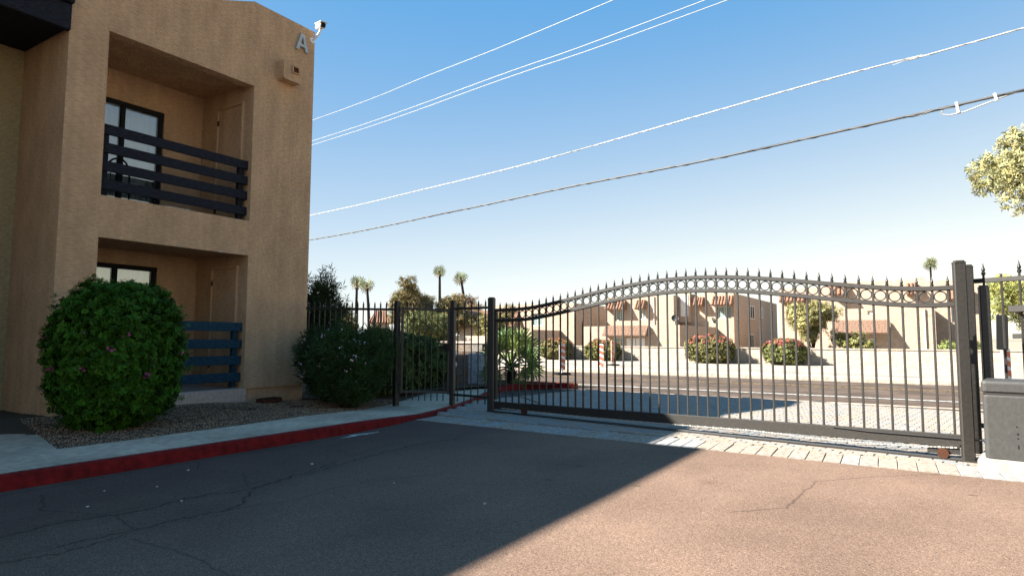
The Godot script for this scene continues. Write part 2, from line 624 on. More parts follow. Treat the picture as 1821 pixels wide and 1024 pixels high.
func materials() -> void:
	var grain := noise_tex(1, 0.02, 0.86, 1.0, 512, 5)
	var rough := noise_tex(2, 0.05, 0.0, 1.0, 512, 5)
	var streak := noise_tex(3, 0.035, 0.0, 1.0, 512, 4)
	M.stucco = tri(mat(lin(0.60, 0.385, 0.225), 0.95), noise_tex(4, 0.012, 0.88, 1.0, 512, 5), Vector3(0.33, 0.4, 0.33), streak, 1.0)
	M.stucco.uv1_scale = Vector3(1.5, 4.5, 1.5)
	M.stucco.heightmap_scale = 1.0
	detail(M.stucco, noise_tex(6, 0.012, 0.90, 1.0, 512, 5), Vector3(0.45, 0.16, 0.45))
	M.stucco_green = tri(mat(lin(0.34, 0.27, 0.15), 0.95), grain, Vector3(0.9, 2.6, 0.9), streak, 1.0)
	M.concrete = tri(mat(lin(0.62, 0.46, 0.335), 0.9), noise_tex(8, 0.02, 0.84, 1.0, 512, 6), Vector3(0.7, 0.7, 0.7), rough, 0.15)
	detail(M.concrete, noise_tex(9, 0.01, 0.84, 1.0, 512, 5), Vector3(0.19, 0.19, 0.19))
	M.slab = tri(mat(lin(0.42, 0.34, 0.29), 0.9), grain, Vector3(1.3, 1.3, 1.3), rough, 0.2)
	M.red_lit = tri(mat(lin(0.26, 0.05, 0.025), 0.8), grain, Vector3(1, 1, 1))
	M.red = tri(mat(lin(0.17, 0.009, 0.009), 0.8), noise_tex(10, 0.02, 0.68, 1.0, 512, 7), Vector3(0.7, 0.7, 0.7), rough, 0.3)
	M.gravel = tri(mat(lin(0.27, 0.19, 0.13), 0.95), noise_tex(12, 0.16, 0.25, 1.0, 512, 3), Vector3(1.2, 1.2, 1.2), noise_tex(13, 0.16, 0.0, 1.0, 512, 3), 1.6)
	M.stone = mat(Color.WHITE, 0.9)
	M.stone.vertex_color_use_as_albedo = true
	M.stone = tri(M.stone, noise_tex(14, 0.05, 0.72, 1.0, 256, 4), Vector3(3, 3, 3))
	M.pave_base = tri(mat(lin(0.23, 0.20, 0.17), 0.95), rough, Vector3(2, 2, 2))
	M.navy = tri(mat(lin(0.022, 0.024, 0.034), 0.8), noise_tex(15, 0.03, 0.5, 1.0, 512, 5), Vector3(4, 4, 0.6), noise_tex(16, 0.04, 0.0, 1.0, 256, 4), 0.2)
	M.blue = tri(mat(lin(0.022, 0.066, 0.105), 0.8), noise_tex(17, 0.03, 0.5, 1.0, 512, 5), Vector3(4, 4, 0.6), noise_tex(18, 0.04, 0.0, 1.0, 256, 4), 0.2)
	M.black = mat(lin(0.010, 0.010, 0.010), 0.8)
	M.iron = tri(mat(lin(0.024, 0.019, 0.014), 0.6, 0.0), noise_tex(19, 0.03, 0.7, 1.0, 256, 5), Vector3(3, 3, 3), rough, 0.05)
	M.iron_dark = tri(mat(lin(0.018, 0.016, 0.015), 0.5), noise_tex(20, 0.03, 0.6, 1.0, 256, 5), Vector3(3, 3, 3), rough, 0.05)
	M.glass = mat(Color(0.9, 0.97, 1.0, 0.02), 0.02)
	M.glass.refraction_enabled = true
	M.glass.refraction_scale = 0.11
	M.curtain = mat(lin(0.6, 0.48, 0.38), 0.9)
	M.curtain.backlight_enabled = true
	M.curtain.backlight = Color(0.4, 0.35, 0.3)
	M.white = tri(mat(lin(0.75, 0.74, 0.72), 0.5), grain, Vector3(3, 3, 3))
	M.letter = tri(mat(lin(0.38, 0.40, 0.40), 0.5, 0.3), grain, Vector3(6, 6, 6))
	M.bark = tri(mat(lin(0.14, 0.10, 0.07), 0.95), rough, Vector3(3, 0.8, 3), rough, 0.6)
	M.palm_trunk = tri(mat(lin(0.065, 0.048, 0.036), 0.95), rough, Vector3(1, 3, 1), rough, 1.0)
	M.leaf = leafmat(Color.WHITE)
	M.house = tri(mat(lin(0.40, 0.305, 0.23), 0.95), noise_tex(22, 0.02, 0.88, 1.0, 512, 5), Vector3(0.25, 0.3, 0.25), streak, 1.0)
	M.fence_wall = tri(mat(lin(0.42, 0.345, 0.275), 0.95), noise_tex(23, 0.02, 0.85, 1.0, 512, 5), Vector3(0.3, 0.4, 0.3), streak, 1.0)
	M.tile = tri(mat(lin(0.30, 0.165, 0.105), 0.85), noise_tex(24, 0.06, 0.6, 1.0, 256, 4), Vector3(0.9, 0.9, 0.9))
	M.shingle = tri(mat(lin(0.27, 0.165, 0.115), 0.9), noise_tex(25, 0.06, 0.6, 1.0, 256, 4), Vector3(0.9, 2, 0.9))
	M.pane = tri(mat(lin(0.22, 0.29, 0.27), 0.12), grain, Vector3(0.4, 0.2, 0.4))
	M.frame = mat(lin(0.5, 0.47, 0.42), 0.6)
	M.dark = mat(lin(0.03, 0.028, 0.026), 0.8)
	M.street = tri(mat(lin(0.105, 0.076, 0.058), 0.95), noise_tex(26, 0.01, 0.72, 1.0, 512, 6), Vector3(0.14, 0.14, 0.14), rough, 0.4)
	M.paint_white = tri(mat(lin(0.62, 0.60, 0.55), 0.8), noise_tex(27, 0.03, 0.6, 1.0, 256, 5), Vector3(0.8, 0.8, 0.8))
	M.paint_yellow = tri(mat(lin(0.36, 0.25, 0.13), 0.8), noise_tex(28, 0.03, 0.5, 1.0, 256, 5), Vector3(0.8, 0.8, 0.8))
	M.earth = tri(mat(lin(0.36, 0.29, 0.22), 1.0), noise_tex(29, 0.02, 0.7, 1.0, 512, 5), Vector3(0.1, 0.1, 0.1))
	M.box_grey = tri(mat(lin(0.040, 0.038, 0.034), 0.6), noise_tex(30, 0.02, 0.84, 1.0, 512, 6), Vector3(2.2, 1.4, 2.2), rough, 0.04)
	M.block = mat(Color.WHITE, 0.95)
	M.block.vertex_color_use_as_albedo = true
	M.orange = mat(lin(0.5, 0.12, 0.06), 0.5)
	M.rust = tri(mat(lin(0.23, 0.09, 0.05), 0.85), rough, Vector3(8, 8, 8))
	M.wire = mat(lin(0.05, 0.05, 0.05), 0.6)
	M.wire_mid = mat(lin(0.11, 0.105, 0.095), 0.6)
	M.wire_pale = tri(mat(lin(0.42, 0.40, 0.36), 0.5, 0.3), grain, Vector3(2, 2, 2))
	M.petal = mat(Color.WHITE, 0.6)
	M.petal.vertex_color_use_as_albedo = true
	M.petal.backlight_enabled = true
	M.petal.backlight = Color(0.35, 0.35, 0.35)
	M.tree_sprig = sprig(3, 9, 0.22, 0.13, 0.055, 0.5)
	M.fan_small = fan_mesh(0.40, 0.60, 7, 0.10)

# ---------------------------------------------------------------- the setting
func setting() -> void:
	# earth to the horizon, lower behind the far garden wall
	var s := stt()
	var zs := [700.0, 20.0, -29.5, -37.0, -900.0]
	var hs := [-0.12, -0.12, -0.12, -0.55, -0.55]
	for i in 4:
		quad(s, Vector3(-900, hs[i], zs[i]), Vector3(900, hs[i], zs[i]), Vector3(900, hs[i + 1], zs[i + 1]), Vector3(-900, hs[i + 1], zs[i + 1]))
	struct("ground", s, M.earth)
	# the yard: pinkish old asphalt
	s = stt()
	var A := [Vector3(-6.3, 0, 8), Vector3(9, 0, 8), Vector3(9, 0, -5.0), Vector3(0.72, 0, -6.98), Vector3(-6.3, 0, -7.28)]
	for t3 in [[0, 1, 2], [0, 2, 3], [0, 3, 4]]:
		for k in [t3[0], t3[2], t3[1]]:
			var p: Vector3 = A[k]
			vtx(s, p, UP, Vector2((p.x + 7.0) / 16.0, (p.z + 8.0) / 16.0))
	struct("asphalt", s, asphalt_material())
	s = stt()
	quad(s, Vector3(-6.2, -0.006, 40), Vector3(40, -0.006, 40), Vector3(40, -0.006, -6), Vector3(-6.2, -0.006, -6))
	struct("asphalt_apron", s, tri(mat(lin(0.19, 0.13, 0.086), 0.95), noise_tex(31, 0.02, 0.7, 1.0, 512, 6), Vector3(0.6, 0.6, 0.6)))
	# sidewalk with its red kerb
	var kerb := [Vector3(-6.03, 0, 12), Vector3(-6.03, 0, 2), Vector3(-6.03, 0, -1), Vector3(-6.03, 0, -2.3), Vector3(-6.03, 0, -3.6), Vector3(-6.03, 0, -4.9), Vector3(-6.05, 0, -5.9), Vector3(-6.15, 0, -6.7), Vector3(-6.32, 0, -7.45), Vector3(-6.62, 0, -8.25), Vector3(-6.84, 0, -9.0), Vector3(-7.25, 0, -10.1), Vector3(-7.72, 0, -11.3), Vector3(-8.05, 0, -12.2), Vector3(-8.12, 0, -12.8), Vector3(-8.0, 0, -13.3), Vector3(-7.65, 0, -13.7), Vector3(-7.0, 0, -13.95)]
	var inner := [Vector3(-6.98, 0, 12), Vector3(-6.98, 0, 2), Vector3(-6.98, 0, -1), Vector3(-6.98, 0, -2.3), Vector3(-6.98, 0, -3.6), Vector3(-7.03, 0, -4.9), Vector3(-7.12, 0, -5.9), Vector3(-7.25, 0, -6.7), Vector3(-7.48, 0, -7.45), Vector3(-7.8, 0, -8.25), Vector3(-8.1, 0, -9.0), Vector3(-8.6, 0, -10.1), Vector3(-9.05, 0, -11.3), Vector3(-9.3, 0, -12.2)]
	s = stt()
	for i in kerb.size() - 1:
		var sec := []
		for j in [i, i + 1]:
			var d: Vector3 = (kerb[mini(j + 1, kerb.size() - 1)] - kerb[maxi(j - 1, 0)]).normalized()
			var n := d.cross(UP)   # towards the drive
			if n.x < 0 and j < 13:
				n = -n
			var p: Vector3 = kerb[j]
			var y := walk_y(p.z) if j < 12 else lerpf(0.035, 0.12, clampf((j - 11) / 3.0, 0, 1))
			sec.append([p + n * 0.0 + UP * -0.05, p - n * 0.02 + UP * (y - 0.02), p - n * 0.035 + UP * (y - 0.004), p - n * 0.055 + UP * (y + 0.001), p - n * 0.075 + UP * (y + 0.001)])
		for k in 4:
			quad(s, sec[0][k], sec[1][k], sec[1][k + 1], sec[0][k + 1])
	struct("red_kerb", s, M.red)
	var walk := put(Node3D.new(), "sidewalk")
	walk.set_meta("kind", "structure")
	for i in inner.size() - 1:
		s = stt()
		var q := []
		for j in [i, i + 1]:
			var y := walk_y(kerb[j].z)
			q.append(Vector3(inner[j].x, y, inner[j].z))
			q.append(Vector3(kerb[j].x - 0.045, y, kerb[j].z))
		# a slab between joints, its ends a little lower
		var a0: Vector3 = q[0].lerp(q[2], 0.006)
		var a1: Vector3 = q[1].lerp(q[3], 0.006)
		var b0: Vector3 = q[0].lerp(q[2], 0.994)
		var b1: Vector3 = q[1].lerp(q[3], 0.994)
		var dn := UP * 0.012
		quad(s, a0, a1, b1, b0)
		quad(s, q[0] - dn, q[1] - dn, a1, a0)
		quad(s, b0, b1, q[3] - dn, q[2] - dn)
		quad(s, q[2] - UP * 0.1, q[0] - UP * 0.1, q[0], q[2])
		obj("slab", s, M.concrete, walk)
	# path to the entrance
	s = stt()
	var P := [Vector3(-6.99, 0.128, 3), Vector3(-6.99, 0.128, -2.92), Vector3(-8.59, 0.128, -3.33), Vector3(-11.0, 0.128, -3.72), Vector3(-11.0, 0.128, 3)]
	tri3(s, P[0], P[1], P[2])
	tri3(s, P[0], P[2], P[3])
	tri3(s, P[0], P[3], P[4])
	for i in [1, 2]:
		quad(s, P[i + 1] - UP * 0.1, P[i] - UP * 0.1, P[i], P[i + 1])
	struct("path", s, M.concrete)
	# gravel bed
	var nz := FastNoiseLite.new()
	nz.seed = 8
	nz.frequency = 0.9
	var hgt := func(x: float, z: float) -> float:
		return minf(walk_y(z) - 0.012, 0.118) + nz.get_noise_2d(x, z) * 0.025 * smoothstep(-7.1, -7.6, x) + 0.03 * smoothstep(-8.0, -9.3, x)
	s = stt()
	var nx := 40
	var nzz := 70
	for j in nzz:
		var z0 := lerpf(-2.6, -13.6, float(j) / nzz)
		var z1 := lerpf(-2.6, -13.6, float(j + 1) / nzz)
		for i in nx:
			var e := []
			for zz in [z0, z1]:
				var xi := edge_x(zz)
				for k in [i, i + 1]:
					var x := lerpf(-15.0, xi, pow(float(k) / nx, 0.5))
					e.append(Vector3(x, hgt.call(x, zz), zz))
			quad(s, e[0], e[1], e[3], e[2])
	struct("gravel_bed", s, M.gravel)
	var peb := stt()
	lathe(peb, [Vector2(0, -0.5), Vector2(0.42, -0.3), Vector2(0.5, 0.0), Vector2(0.36, 0.3), Vector2(0, 0.42)], 5)
	var ts := []
	var cs := []
	rng.seed = 21
	for i in 16000:
		var z := rng.randf_range(-2.9, -9.0)
		var x := rng.randf_range(-9.65, edge_x(z) - 0.01)
		if z > -3.72 and x > -11 and z > -2.92 + (x + 6.99) * 0.25:
			continue
		ts.append(Transform3D(Basis(rdir(), rng.randf() * TAU).scaled(Vector3(1.3, 0.8, 1) * rng.randf_range(0.007, 0.018)), Vector3(x, hgt.call(x, z) + 0.003, z)))
		cs.append(tint([0.36, 0.235, 0.15], 0.45))
	tag(copies("gravel", peb.commit(), M.stone, ts, cs), "loose tan gravel stones covering the planting bed by the building", "gravel")
	pavers()

func edge_x(z: float) -> float:
	var zs := [12.0, -3.6, -4.9, -5.9, -6.7, -7.45, -8.25, -9.0, -10.1, -11.3, -12.2, -14.0]
	var xs := [-6.98, -6.98, -7.03, -7.12, -7.25, -7.48, -7.8, -8.1, -8.6, -9.05, -9.3, -9.4]
	for i in 11:
		if z <= zs[i] and z >= zs[i + 1]:
			return lerpf(xs[i], xs[i + 1], (z - zs[i]) / (zs[i + 1] - zs[i])) - 0.004
	return -9.3

func kerb_x(z: float) -> float:
	var zs := [12.0, -5.9, -6.7, -7.45, -8.25, -9.0, -10.1, -11.3, -12.2, -12.8, -13.3, -13.7, -13.95]
	var xs := [-6.03, -6.05, -6.15, -6.32, -6.62, -6.84, -7.25, -7.72, -8.05, -8.12, -8.0, -7.65, -7.0]
	for i in 12:
		if z <= zs[i] and z >= zs[i + 1]:
			return lerpf(xs[i], xs[i + 1], (z - zs[i]) / (zs[i + 1] - zs[i]))
	return -7.0

func asphalt_edge(x: float) -> float:
	return lerpf(-7.26, -6.98, (x + 6.13) / 6.85)

func pavers() -> void:
	var s := stt()
	quad(s, Vector3(-9, -0.03, -6.9), Vector3(9, -0.03, -4.9), Vector3(9, -0.03, -14.0), Vector3(-9, -0.03, -14.0))
	var drive := struct("driveway", s, M.pave_base)
	# soldier course along the asphalt
	rng.seed = 31
	var d := Vector3(6.85, 0, 0.28).normalized()
	var x := -6.2
	var variants := []
	for v in 6:
		var st := stt()
		var w := 0.157 + rng.randf_range(-0.003, 0.002)
		prism(st, cham(w, 0.06, 0.006), Transform3D(Basis(Vector3(1, 0, 0), UP, Vector3(0, 0, 1)), Vector3(0, 0, -0.57)), 0.57)
		var col := tint([0.36, 0.31, 0.265], 0.1)
		var m: StandardMaterial3D = tri(mat(Color(col.r, col.g, col.b).linear_to_srgb(), 0.9), noise_tex(40 + v, 0.03, 0.72, 1.0, 256, 5), Vector3(1.7, 1.7, 1.7))
		variants.append([st.commit(), m])
	var i := 0
	while x < 3.0:
		var v: Array = variants[rng.randi() % 6]
		var y := -0.026 + rng.randf_range(-0.003, 0.003)
		obj("paver", v[0], v[1], drive, Transform3D(Basis(UP, atan2(-0.28, 6.85) + PI * 0 + rng.randf_range(-0.01, 0.01) + 0.083), Vector3(x, y, asphalt_edge(x) - 0.012)))
		x += 0.16
		i += 1
	# the field of small pavers
	s = stt()
	prism(s, cham(0.196, 0.05, 0.006), Transform3D(Basis(), Vector3(0, 0, -0.047)), 0.094)
	var ts := []
	var cs := []
	for r in 66:
		var v := -1.25 + r * 0.1
		for c in 62:
			var u := -4.5 + c * 0.2 + (0.1 if r % 2 else 0.0)
			var p: Vector3 = G * Vector3(u, 0, v)
			if p.x < kerb_x(p.z) + 0.05 or p.z < -13.72 or p.z > asphalt_edge(p.x) - 0.66:
				continue
			ts.append(Transform3D(G.basis, Vector3(p.x, -0.022 + rng.randf_range(-0.003, 0.003), p.z)) * Transform3D(Basis(UP, rng.randf_range(-0.015, 0.015)), Vector3.ZERO))
			cs.append(tint([0.33, 0.29, 0.25], 0.08))
	var f := copies("paver_field", s.commit(), M.stone, ts, cs, drive)

# ---------------------------------------------------------------- the apartment building
func apartment() -> void:
	var b := thing("apartment_building", "two storey brown stucco apartment building with two stacked balconies", "building")
	var s := stt()
	holed(s, Rect2(3.9, 0.33, 4.19, 6.17), [Rect2(4.41, 3.2, 2.39, 2.4), Rect2(4.41, 0.2, 2.39, 2.4)], 0.22, FX)
	prism(s, PackedVector2Array([V(5.25, 6.5), V(8.09, 6.5), V(8.09, 7.12), V(6.75, 7.12)]), FX * Transform3D(Basis(), Vector3(0, 0, -0.22)), 0.22)
	obj("front_wall", s, M.stucco, b)
	s = stt()
	box(s, Vector3(-26, -0.1, -8.06), Vector3(-9.72, 0.327, -6.83))
	box(s, Vector3(-11.1, -0.1, -4.38), Vector3(-9.72, 0.327, -3.93))
	obj("plinth", s, M.stucco, b)
	s = stt()
	box(s, Vector3(-26, 0.33, -8.09), Vector3(-9.913, 7.12, -7.87))
	obj("side_wall", s, M.stucco, b)
	s = stt()
	box(s, Vector3(-11.25, 0.0, -4.12), Vector3(-9.913, 6.5, -3.9))
	obj("bay_wall", s, M.stucco, b)
	s = stt()
	box(s, Vector3(-11.5, -0.1, -3.897), Vector3(-11.08, 6.5, -1.5))
	tag(obj("entry_wall", s, M.stucco_green, b), "greenish tan wall at the back of the entry recess")
	s = stt()
	box(s, Vector3(-26, -0.1, -1.497), Vector3(-9.69, 7.05, 16))
	obj("wing", s, M.stucco, b)
	s = stt()
	box(s, Vector3(-26, 6.2, -7.867), Vector3(-9.915, 6.4, -1.5))
	box(s, Vector3(-9.91, 5.86, -3.897), Vector3(-9.70, 6.5, -1.5))
	obj("roof", s, M.stucco, b)
	s = stt()
	box(s, Vector3(-26, -0.1, -7.86), Vector3(-25.8, 6.19, -1.5))
	box(s, Vector3(-25.8, -0.1, -1.72), Vector3(-11.5, 6.19, -1.5))
	obj("rear_wall", s, M.stucco, b)
	# balconies: back wall, side walls, ceiling, floor
	s = stt()
	var BX := FX
	BX.origin.x = -11.21
	holed(s, Rect2(4.125, 0.3, 2.9, 5.6), [Rect2(4.45, 3.12, 1.63, 2.05), Rect2(4.45, 0.36, 1.63, 2.05)], 0.15, BX)
	obj("balcony_wall", s, M.stucco, b)
	s = stt()
	box(s, Vector3(-11.205, 0.0, -7.0), Vector3(-9.913, 6.19, -6.803))
	box(s, Vector3(-11.205, 0.0, -4.408), Vector3(-9.913, 6.19, -4.125))
	obj("balcony_side", s, M.stucco, b)
	s = stt()
	box(s, Vector3(-11.205, 5.66, -6.8), Vector3(-9.913, 5.8, -4.411))
	obj("balcony_ceiling", s, M.stucco, b)
	s = stt()
	box(s, Vector3(-11.205, 2.64, -6.8), Vector3(-9.913, 3.1, -4.411))
	obj("balcony_floor", s, M.stucco, b)
	s = stt()
	prism(s, cham(2.42, 0.36, 0.015), Transform3D(Basis(Vector3(0, 0, -1), UP, Vector3(1, 0, 0)), Vector3(-11.2, 0.16, -5.62)), 1.54)
	tag(obj("porch_slab", s, M.slab, b), "pale concrete slab under the lower balcony")
	# room behind the doors
	s = stt()
	box(s, Vector3(-13.4, 0.3, -7.2), Vector3(-13.2, 6, -4.0))
	box(s, Vector3(-13.2, 2.64, -7.2), Vector3(-11.37, 3.1, -4.0))
	obj("room_wall", s, M.curtain, b)
	for f in 2:
		var y0 := [3.12, 0.36][f] as float
		var dn := Node3D.new()
		put(dn, "sliding_door", b)
		s = stt()
		var X := -11.26
		for q in [[-4.45, -6.08, y0 + 2.05 - 0.04, 0], [-4.45, -6.08, y0 + 0.03, 0]]:
			bar(s, Vector3(X, q[2], q[0]), Vector3(X, q[2], q[1]), 0.08, 0.075, UP)
		for z in [-4.49, -5.39, -6.03]:
			bar(s, Vector3(X + (0.012 if z == -5.39 else 0.0), y0 + 0.07, z), Vector3(X + (0.012 if z == -5.39 else 0.0), y0 + 1.97, z), 0.075, 0.08, Vector3(1, 0, 0))
		obj("frame", s, M.black, dn)
		for z in [[-4.53, -5.35], [-5.43, -5.99]]:
			s = stt()
			box(s, Vector3(X - 0.006, y0 + 0.07, z[1]), Vector3(X + 0.006, y0 + 1.97, z[0]))
			obj("pane", s, M.glass, dn)
		s = stt()
		var n := 60
		for i in n:
			var z0 := lerpf(-4.5, -6.05, float(i) / n)
			var z1 := lerpf(-4.5, -6.05, float(i + 1) / n)
			var w0 := -11.47 + 0.022 * sin(z0 * 38) + 0.012 * sin(z0 * 17 + 1)
			var w1 := -11.47 + 0.022 * sin(z1 * 38) + 0.012 * sin(z1 * 17 + 1)
			quad(s, Vector3(w0, y0, z0), Vector3(w1, y0, z1), Vector3(w1, y0 + 2.0, z1), Vector3(w0, y0 + 2.0, z0))
		obj("curtain", s, M.curtain, dn)
		# store cupboard door in the side wall
		var y1 := y0 + 2.22 if f == 0 else y0 + 2.05
		var cd := Node3D.new()
		put(cd, "cupboard_door", b)
		s = stt()
		box(s, Vector3(-10.66, y0, -6.803), Vector3(-9.99, y1, -6.785))
		obj("panel", s, M.stucco, cd)
		s = stt()
		bar(s, Vector3(-10.69, y0, -6.79), Vector3(-10.69, y1 + 0.03, -6.79), 0.06, 0.07, Vector3(0, 0, 1))
		bar(s, Vector3(-9.96, y0, -6.79), Vector3(-9.96, y1 + 0.03, -6.79), 0.06, 0.07, Vector3(0, 0, 1))
		bar(s, Vector3(-10.66, y1 + 0.005, -6.79), Vector3(-9.99, y1 + 0.005, -6.79), 0.07, 0.05, UP)
		obj("frame", s, M.stucco, cd)
		for h in [y0 + 0.3, y1 - 0.3]:
			s = stt()
			box(s, Vector3(-10.665, h, -6.77), Vector3(-10.64, h + 0.09, -6.748))
			obj("hinge", s, M.rust, cd)
		# plank railing
		var rl := Node3D.new()
		put(rl, "balcony_railing", b)
		var tops := [4.26, 3.99, 3.725, 3.455] if f == 0 else [1.45, 1.16, 0.885, 0.60]
		for k in 4:
			s = stt()
			var yc := (tops[k] as float) - 0.073
			var j := rng.randf_range(-0.006, 0.006)
			bar(s, Vector3(XF - 0.10, yc + j, -4.42), Vector3(XF - 0.10, yc - j, -6.79), 0.04, 0.148, UP)
			obj("plank", s, M.navy if f == 0 else M.blue, rl)
		for z in [-4.5, -6.7]:
			s = stt()
			bar(s, Vector3(XF - 0.17, y0, z), Vector3(XF - 0.17, (tops[0] as float) - 0.02, z), 0.09, 0.09, Vector3(1, 0, 0))
			obj("post", s, M.navy if f == 0 else M.blue, rl)
	# beam over the entry recess
	s = stt()
	bar(s, Vector3(XF + 0.01, 5.56, -3.895), Vector3(XF + 0.01, 5.56, -1.52), 0.09, 0.36, UP)
	bar(s, Vector3(XF + 0.035, 5.80, -3.905), Vector3(XF + 0.035, 5.80, -1.52), 0.15, 0.10, UP)
	tag(obj("beam", s, M.navy, b), "dark navy wooden beam over the entry recess")
	s = stt()
	box(s, Vector3(-11.07, 5.42, -3.89), Vector3(-9.75, 5.5, -1.52))
	obj("recess_ceiling", s, M.navy, b)
	# stains where the stucco of the lower edge has flaked
	rng.seed = 44
	for i in 22:
		s = stt()
		var z := rng.randf_range(-6.2, -6.78) if i < 15 else rng.randf_range(-5.4, -6.7)
		var y := 2.605 + pow(rng.randf(), 2.0) * 0.14
		var r := rng.randf_range(0.006, 0.022)
		var pts := []
		for k in 7:
			var a := TAU * k / 7
			pts.append(Vector3(XF + 0.004, y + sin(a) * r * rng.randf_range(0.4, 1.0), z - cos(a) * r * rng.randf_range(0.6, 1.8)))
		for k in 7:
			tri3(s, Vector3(XF + 0.006, y, z), pts[k], pts[(k + 1) % 7])
		obj("flaked_patch", s, M.slab, b)
	# things fixed to the wall
	var lamp := thing("wall_light", "square brown box light fixture below the letter A", "wall light", Transform3D(FX.basis, Vector3(XF, 6.05, -7.45)))
	s = stt()
	prism(s, cham(0.40, 0.36, 0.03), Transform3D(Basis(), Vector3(0, 0, 0)), 0.20)
	obj("housing", s, M.stucco, lamp)
	s = stt()
	for q in [[-0.02, 0.10, 0.12, 0.12], [-0.02, -0.02, 0.12, -0.02]]:
		bar(s, Vector3(q[0], q[1], 0.21), Vector3(q[0] + 0.14, q[1], 0.21), 0.05, 0.02)
	for xx in [-0.02, 0.12]:
		bar(s, Vector3(xx, -0.02, 0.21), Vector3(xx, 0.10, 0.21), 0.05, 0.02, Vector3(1, 0, 0))
	obj("rim", s, M.stucco, lamp)
	s = stt()
	box(s, Vector3(-0.01, -0.01, 0.199), Vector3(0.11, 0.09, 0.204))
	obj("lens", s, M.rust, lamp)
	var tm := TextMesh.new()
	tm.text = "A"
	var font := SystemFont.new()
	font.font_names = PackedStringArray(["Droid Sans"])
	font.font_weight = 700
	tm.font = font
	tm.font_size = 64
	tm.pixel_size = 0.0070
	tm.depth = 0.04
	var le := MeshInstance3D.new()
	le.mesh = tm
	le.material_override = M.letter
	le.transform = Transform3D(FX.basis, Vector3(XF + 0.03, 6.76, -7.77))
	put(le, "building_letter")
	tag(le, "grey metal letter A high on the brown wall near the corner", "letter")
	var cam := thing("security_camera", "white security camera on a curved arm at the top wall corner", "camera", Transform3D(Basis(), Vector3(XF, 6.92, -8.02)))
	s = stt()
	lathe(s, [Vector2(0, 0.025), Vector2(0.05, 0.025), Vector2(0.06, 0.0)], 12, Transform3D(Basis(Vector3(0, 0, 1), -PI / 2), Vector3(0, 0, 0)))
	tube(s, [Vector3(0.0, 0, 0), Vector3(0.06, 0.02, -0.01), Vector3(0.13, 0.09, -0.03), Vector3(0.17, 0.14, -0.04), Vector3(0.18, 0.21, -0.05)], 0.022, 8)
	obj("arm", s, M.white, cam)
	var cb := Transform3D(Basis(UP, -0.35) * Basis(Vector3(0, 0, 1), -0.22), Vector3(0.17, 0.27, -0.06))
	s = stt()
	prism(s, cham(0.11, 0.10, 0.02), cb * Transform3D(Basis(Vector3(0, 0, -1), UP, Vector3(1, 0, 0)), Vector3(-0.14, 0, 0)), 0.26)
	box(s, Vector3(-0.15, 0.052, -0.07), Vector3(0.17, 0.062, 0.07), cb)
	obj("body", s, M.white, cam)
	s = stt()
	prism(s, cham(0.085, 0.08, 0.015), cb * Transform3D(Basis(Vector3(0, 0, -1), UP, Vector3(1, 0, 0)), Vector3(0.121, 0, 0)), 0.03)
	obj("lens", s, M.black, cam)
	# on the upper balcony
	var ch := thing("balcony_chair", "black metal chair with rounded back on the upper balcony", "chair", at(-10.55, 3.1, -4.86, 0.4))
	s = stt()
	var arc := []
	for i in 13:
		var a := PI * i / 12
		arc.append(Vector3(cos(a) * 0.24, 0.62 + sin(a) * 0.3, -0.2))
	arc.push_front(Vector3(0.22, 0.0, -0.24))
	arc.append(Vector3(-0.22, 0.0, -0.24))
	tube(s, arc, 0.014, 6)
	for xx in [-0.1, 0.0, 0.1]:
		tube(s, [Vector3(xx, 0.45, -0.2), Vector3(xx, 0.9 - absf(xx) * 0.3, -0.2)], 0.007, 5)
	obj("backrest", s, M.black, ch)
	s = stt()
	prism(s, cham(0.46, 0.44, 0.08), Transform3D(Basis(Vector3(1, 0, 0), Vector3(0, 0, -1), UP), Vector3(0, 0.43, 0)), 0.03)
	obj("seat", s, M.black, ch)
	for xx in [-0.2, 0.2]:
		s = stt()
		tube(s, [Vector3(xx, 0.44, 0.19), Vector3(xx * 1.1, 0, 0.23)], 0.013, 6)
		obj("leg", s, M.black, ch)
	var bin := thing("storage_tub", "pale plastic tub on the upper balcony floor", "tub", at(-10.25, 3.1, -5.78))
	s = stt()
	prism(s, cham(0.4, 0.28, 0.03), Transform3D(Basis(Vector3(0, 0, -1), Vector3(-1, 0, 0), UP), Vector3(0, 0, 0)), 0.17)
	obj("body", s, M.white, bin)
	s = stt()
	prism(s, cham(0.43, 0.31, 0.03), Transform3D(Basis(Vector3(0, 0, -1), Vector3(-1, 0, 0), UP), Vector3(0, 0.171, 0)), 0.025)
	obj("lid", s, M.white, bin)

# ---------------------------------------------------------------- fences and posts
func finial() -> ArrayMesh:
	var s := stt()
	lathe(s, [Vector2(0.0, 0), Vector2(0.016, 0.0), Vector2(0.018, 0.022), Vector2(0.010, 0.030), Vector2(0.017, 0.046), Vector2(0.008, 0.076), Vector2(0.0, 0.115)], 7)
	return s.commit()

func post(called: String, label: String, p: Vector3, h: float, w: float, m: Material, turn := 0.144) -> Node3D:
	var t := thing(called, label, "post", at(p.x, p.y, p.z, turn))
	var s := stt()
	prism(s, cham(w, w, w * 0.1), Transform3D(Basis(Vector3(1, 0, 0), Vector3(0, 0, -1), UP), Vector3(0, -0.1, 0)), h + 0.1)
	obj("shaft", s, m, t)
	s = stt()
	prism(s, cham(w * 1.06, w * 1.06, w * 0.12), Transform3D(Basis(Vector3(1, 0, 0), Vector3(0, 0, -1), UP), Vector3(0, h, 0)), 0.012)
	prism(s, cham(w * 0.85, w * 0.85, w * 0.14), Transform3D(Basis(Vector3(1, 0, 0), Vector3(0, 0, -1), UP), Vector3(0, h + 0.012, 0)), 0.016)
	obj("cap", s, m, t)
	return t

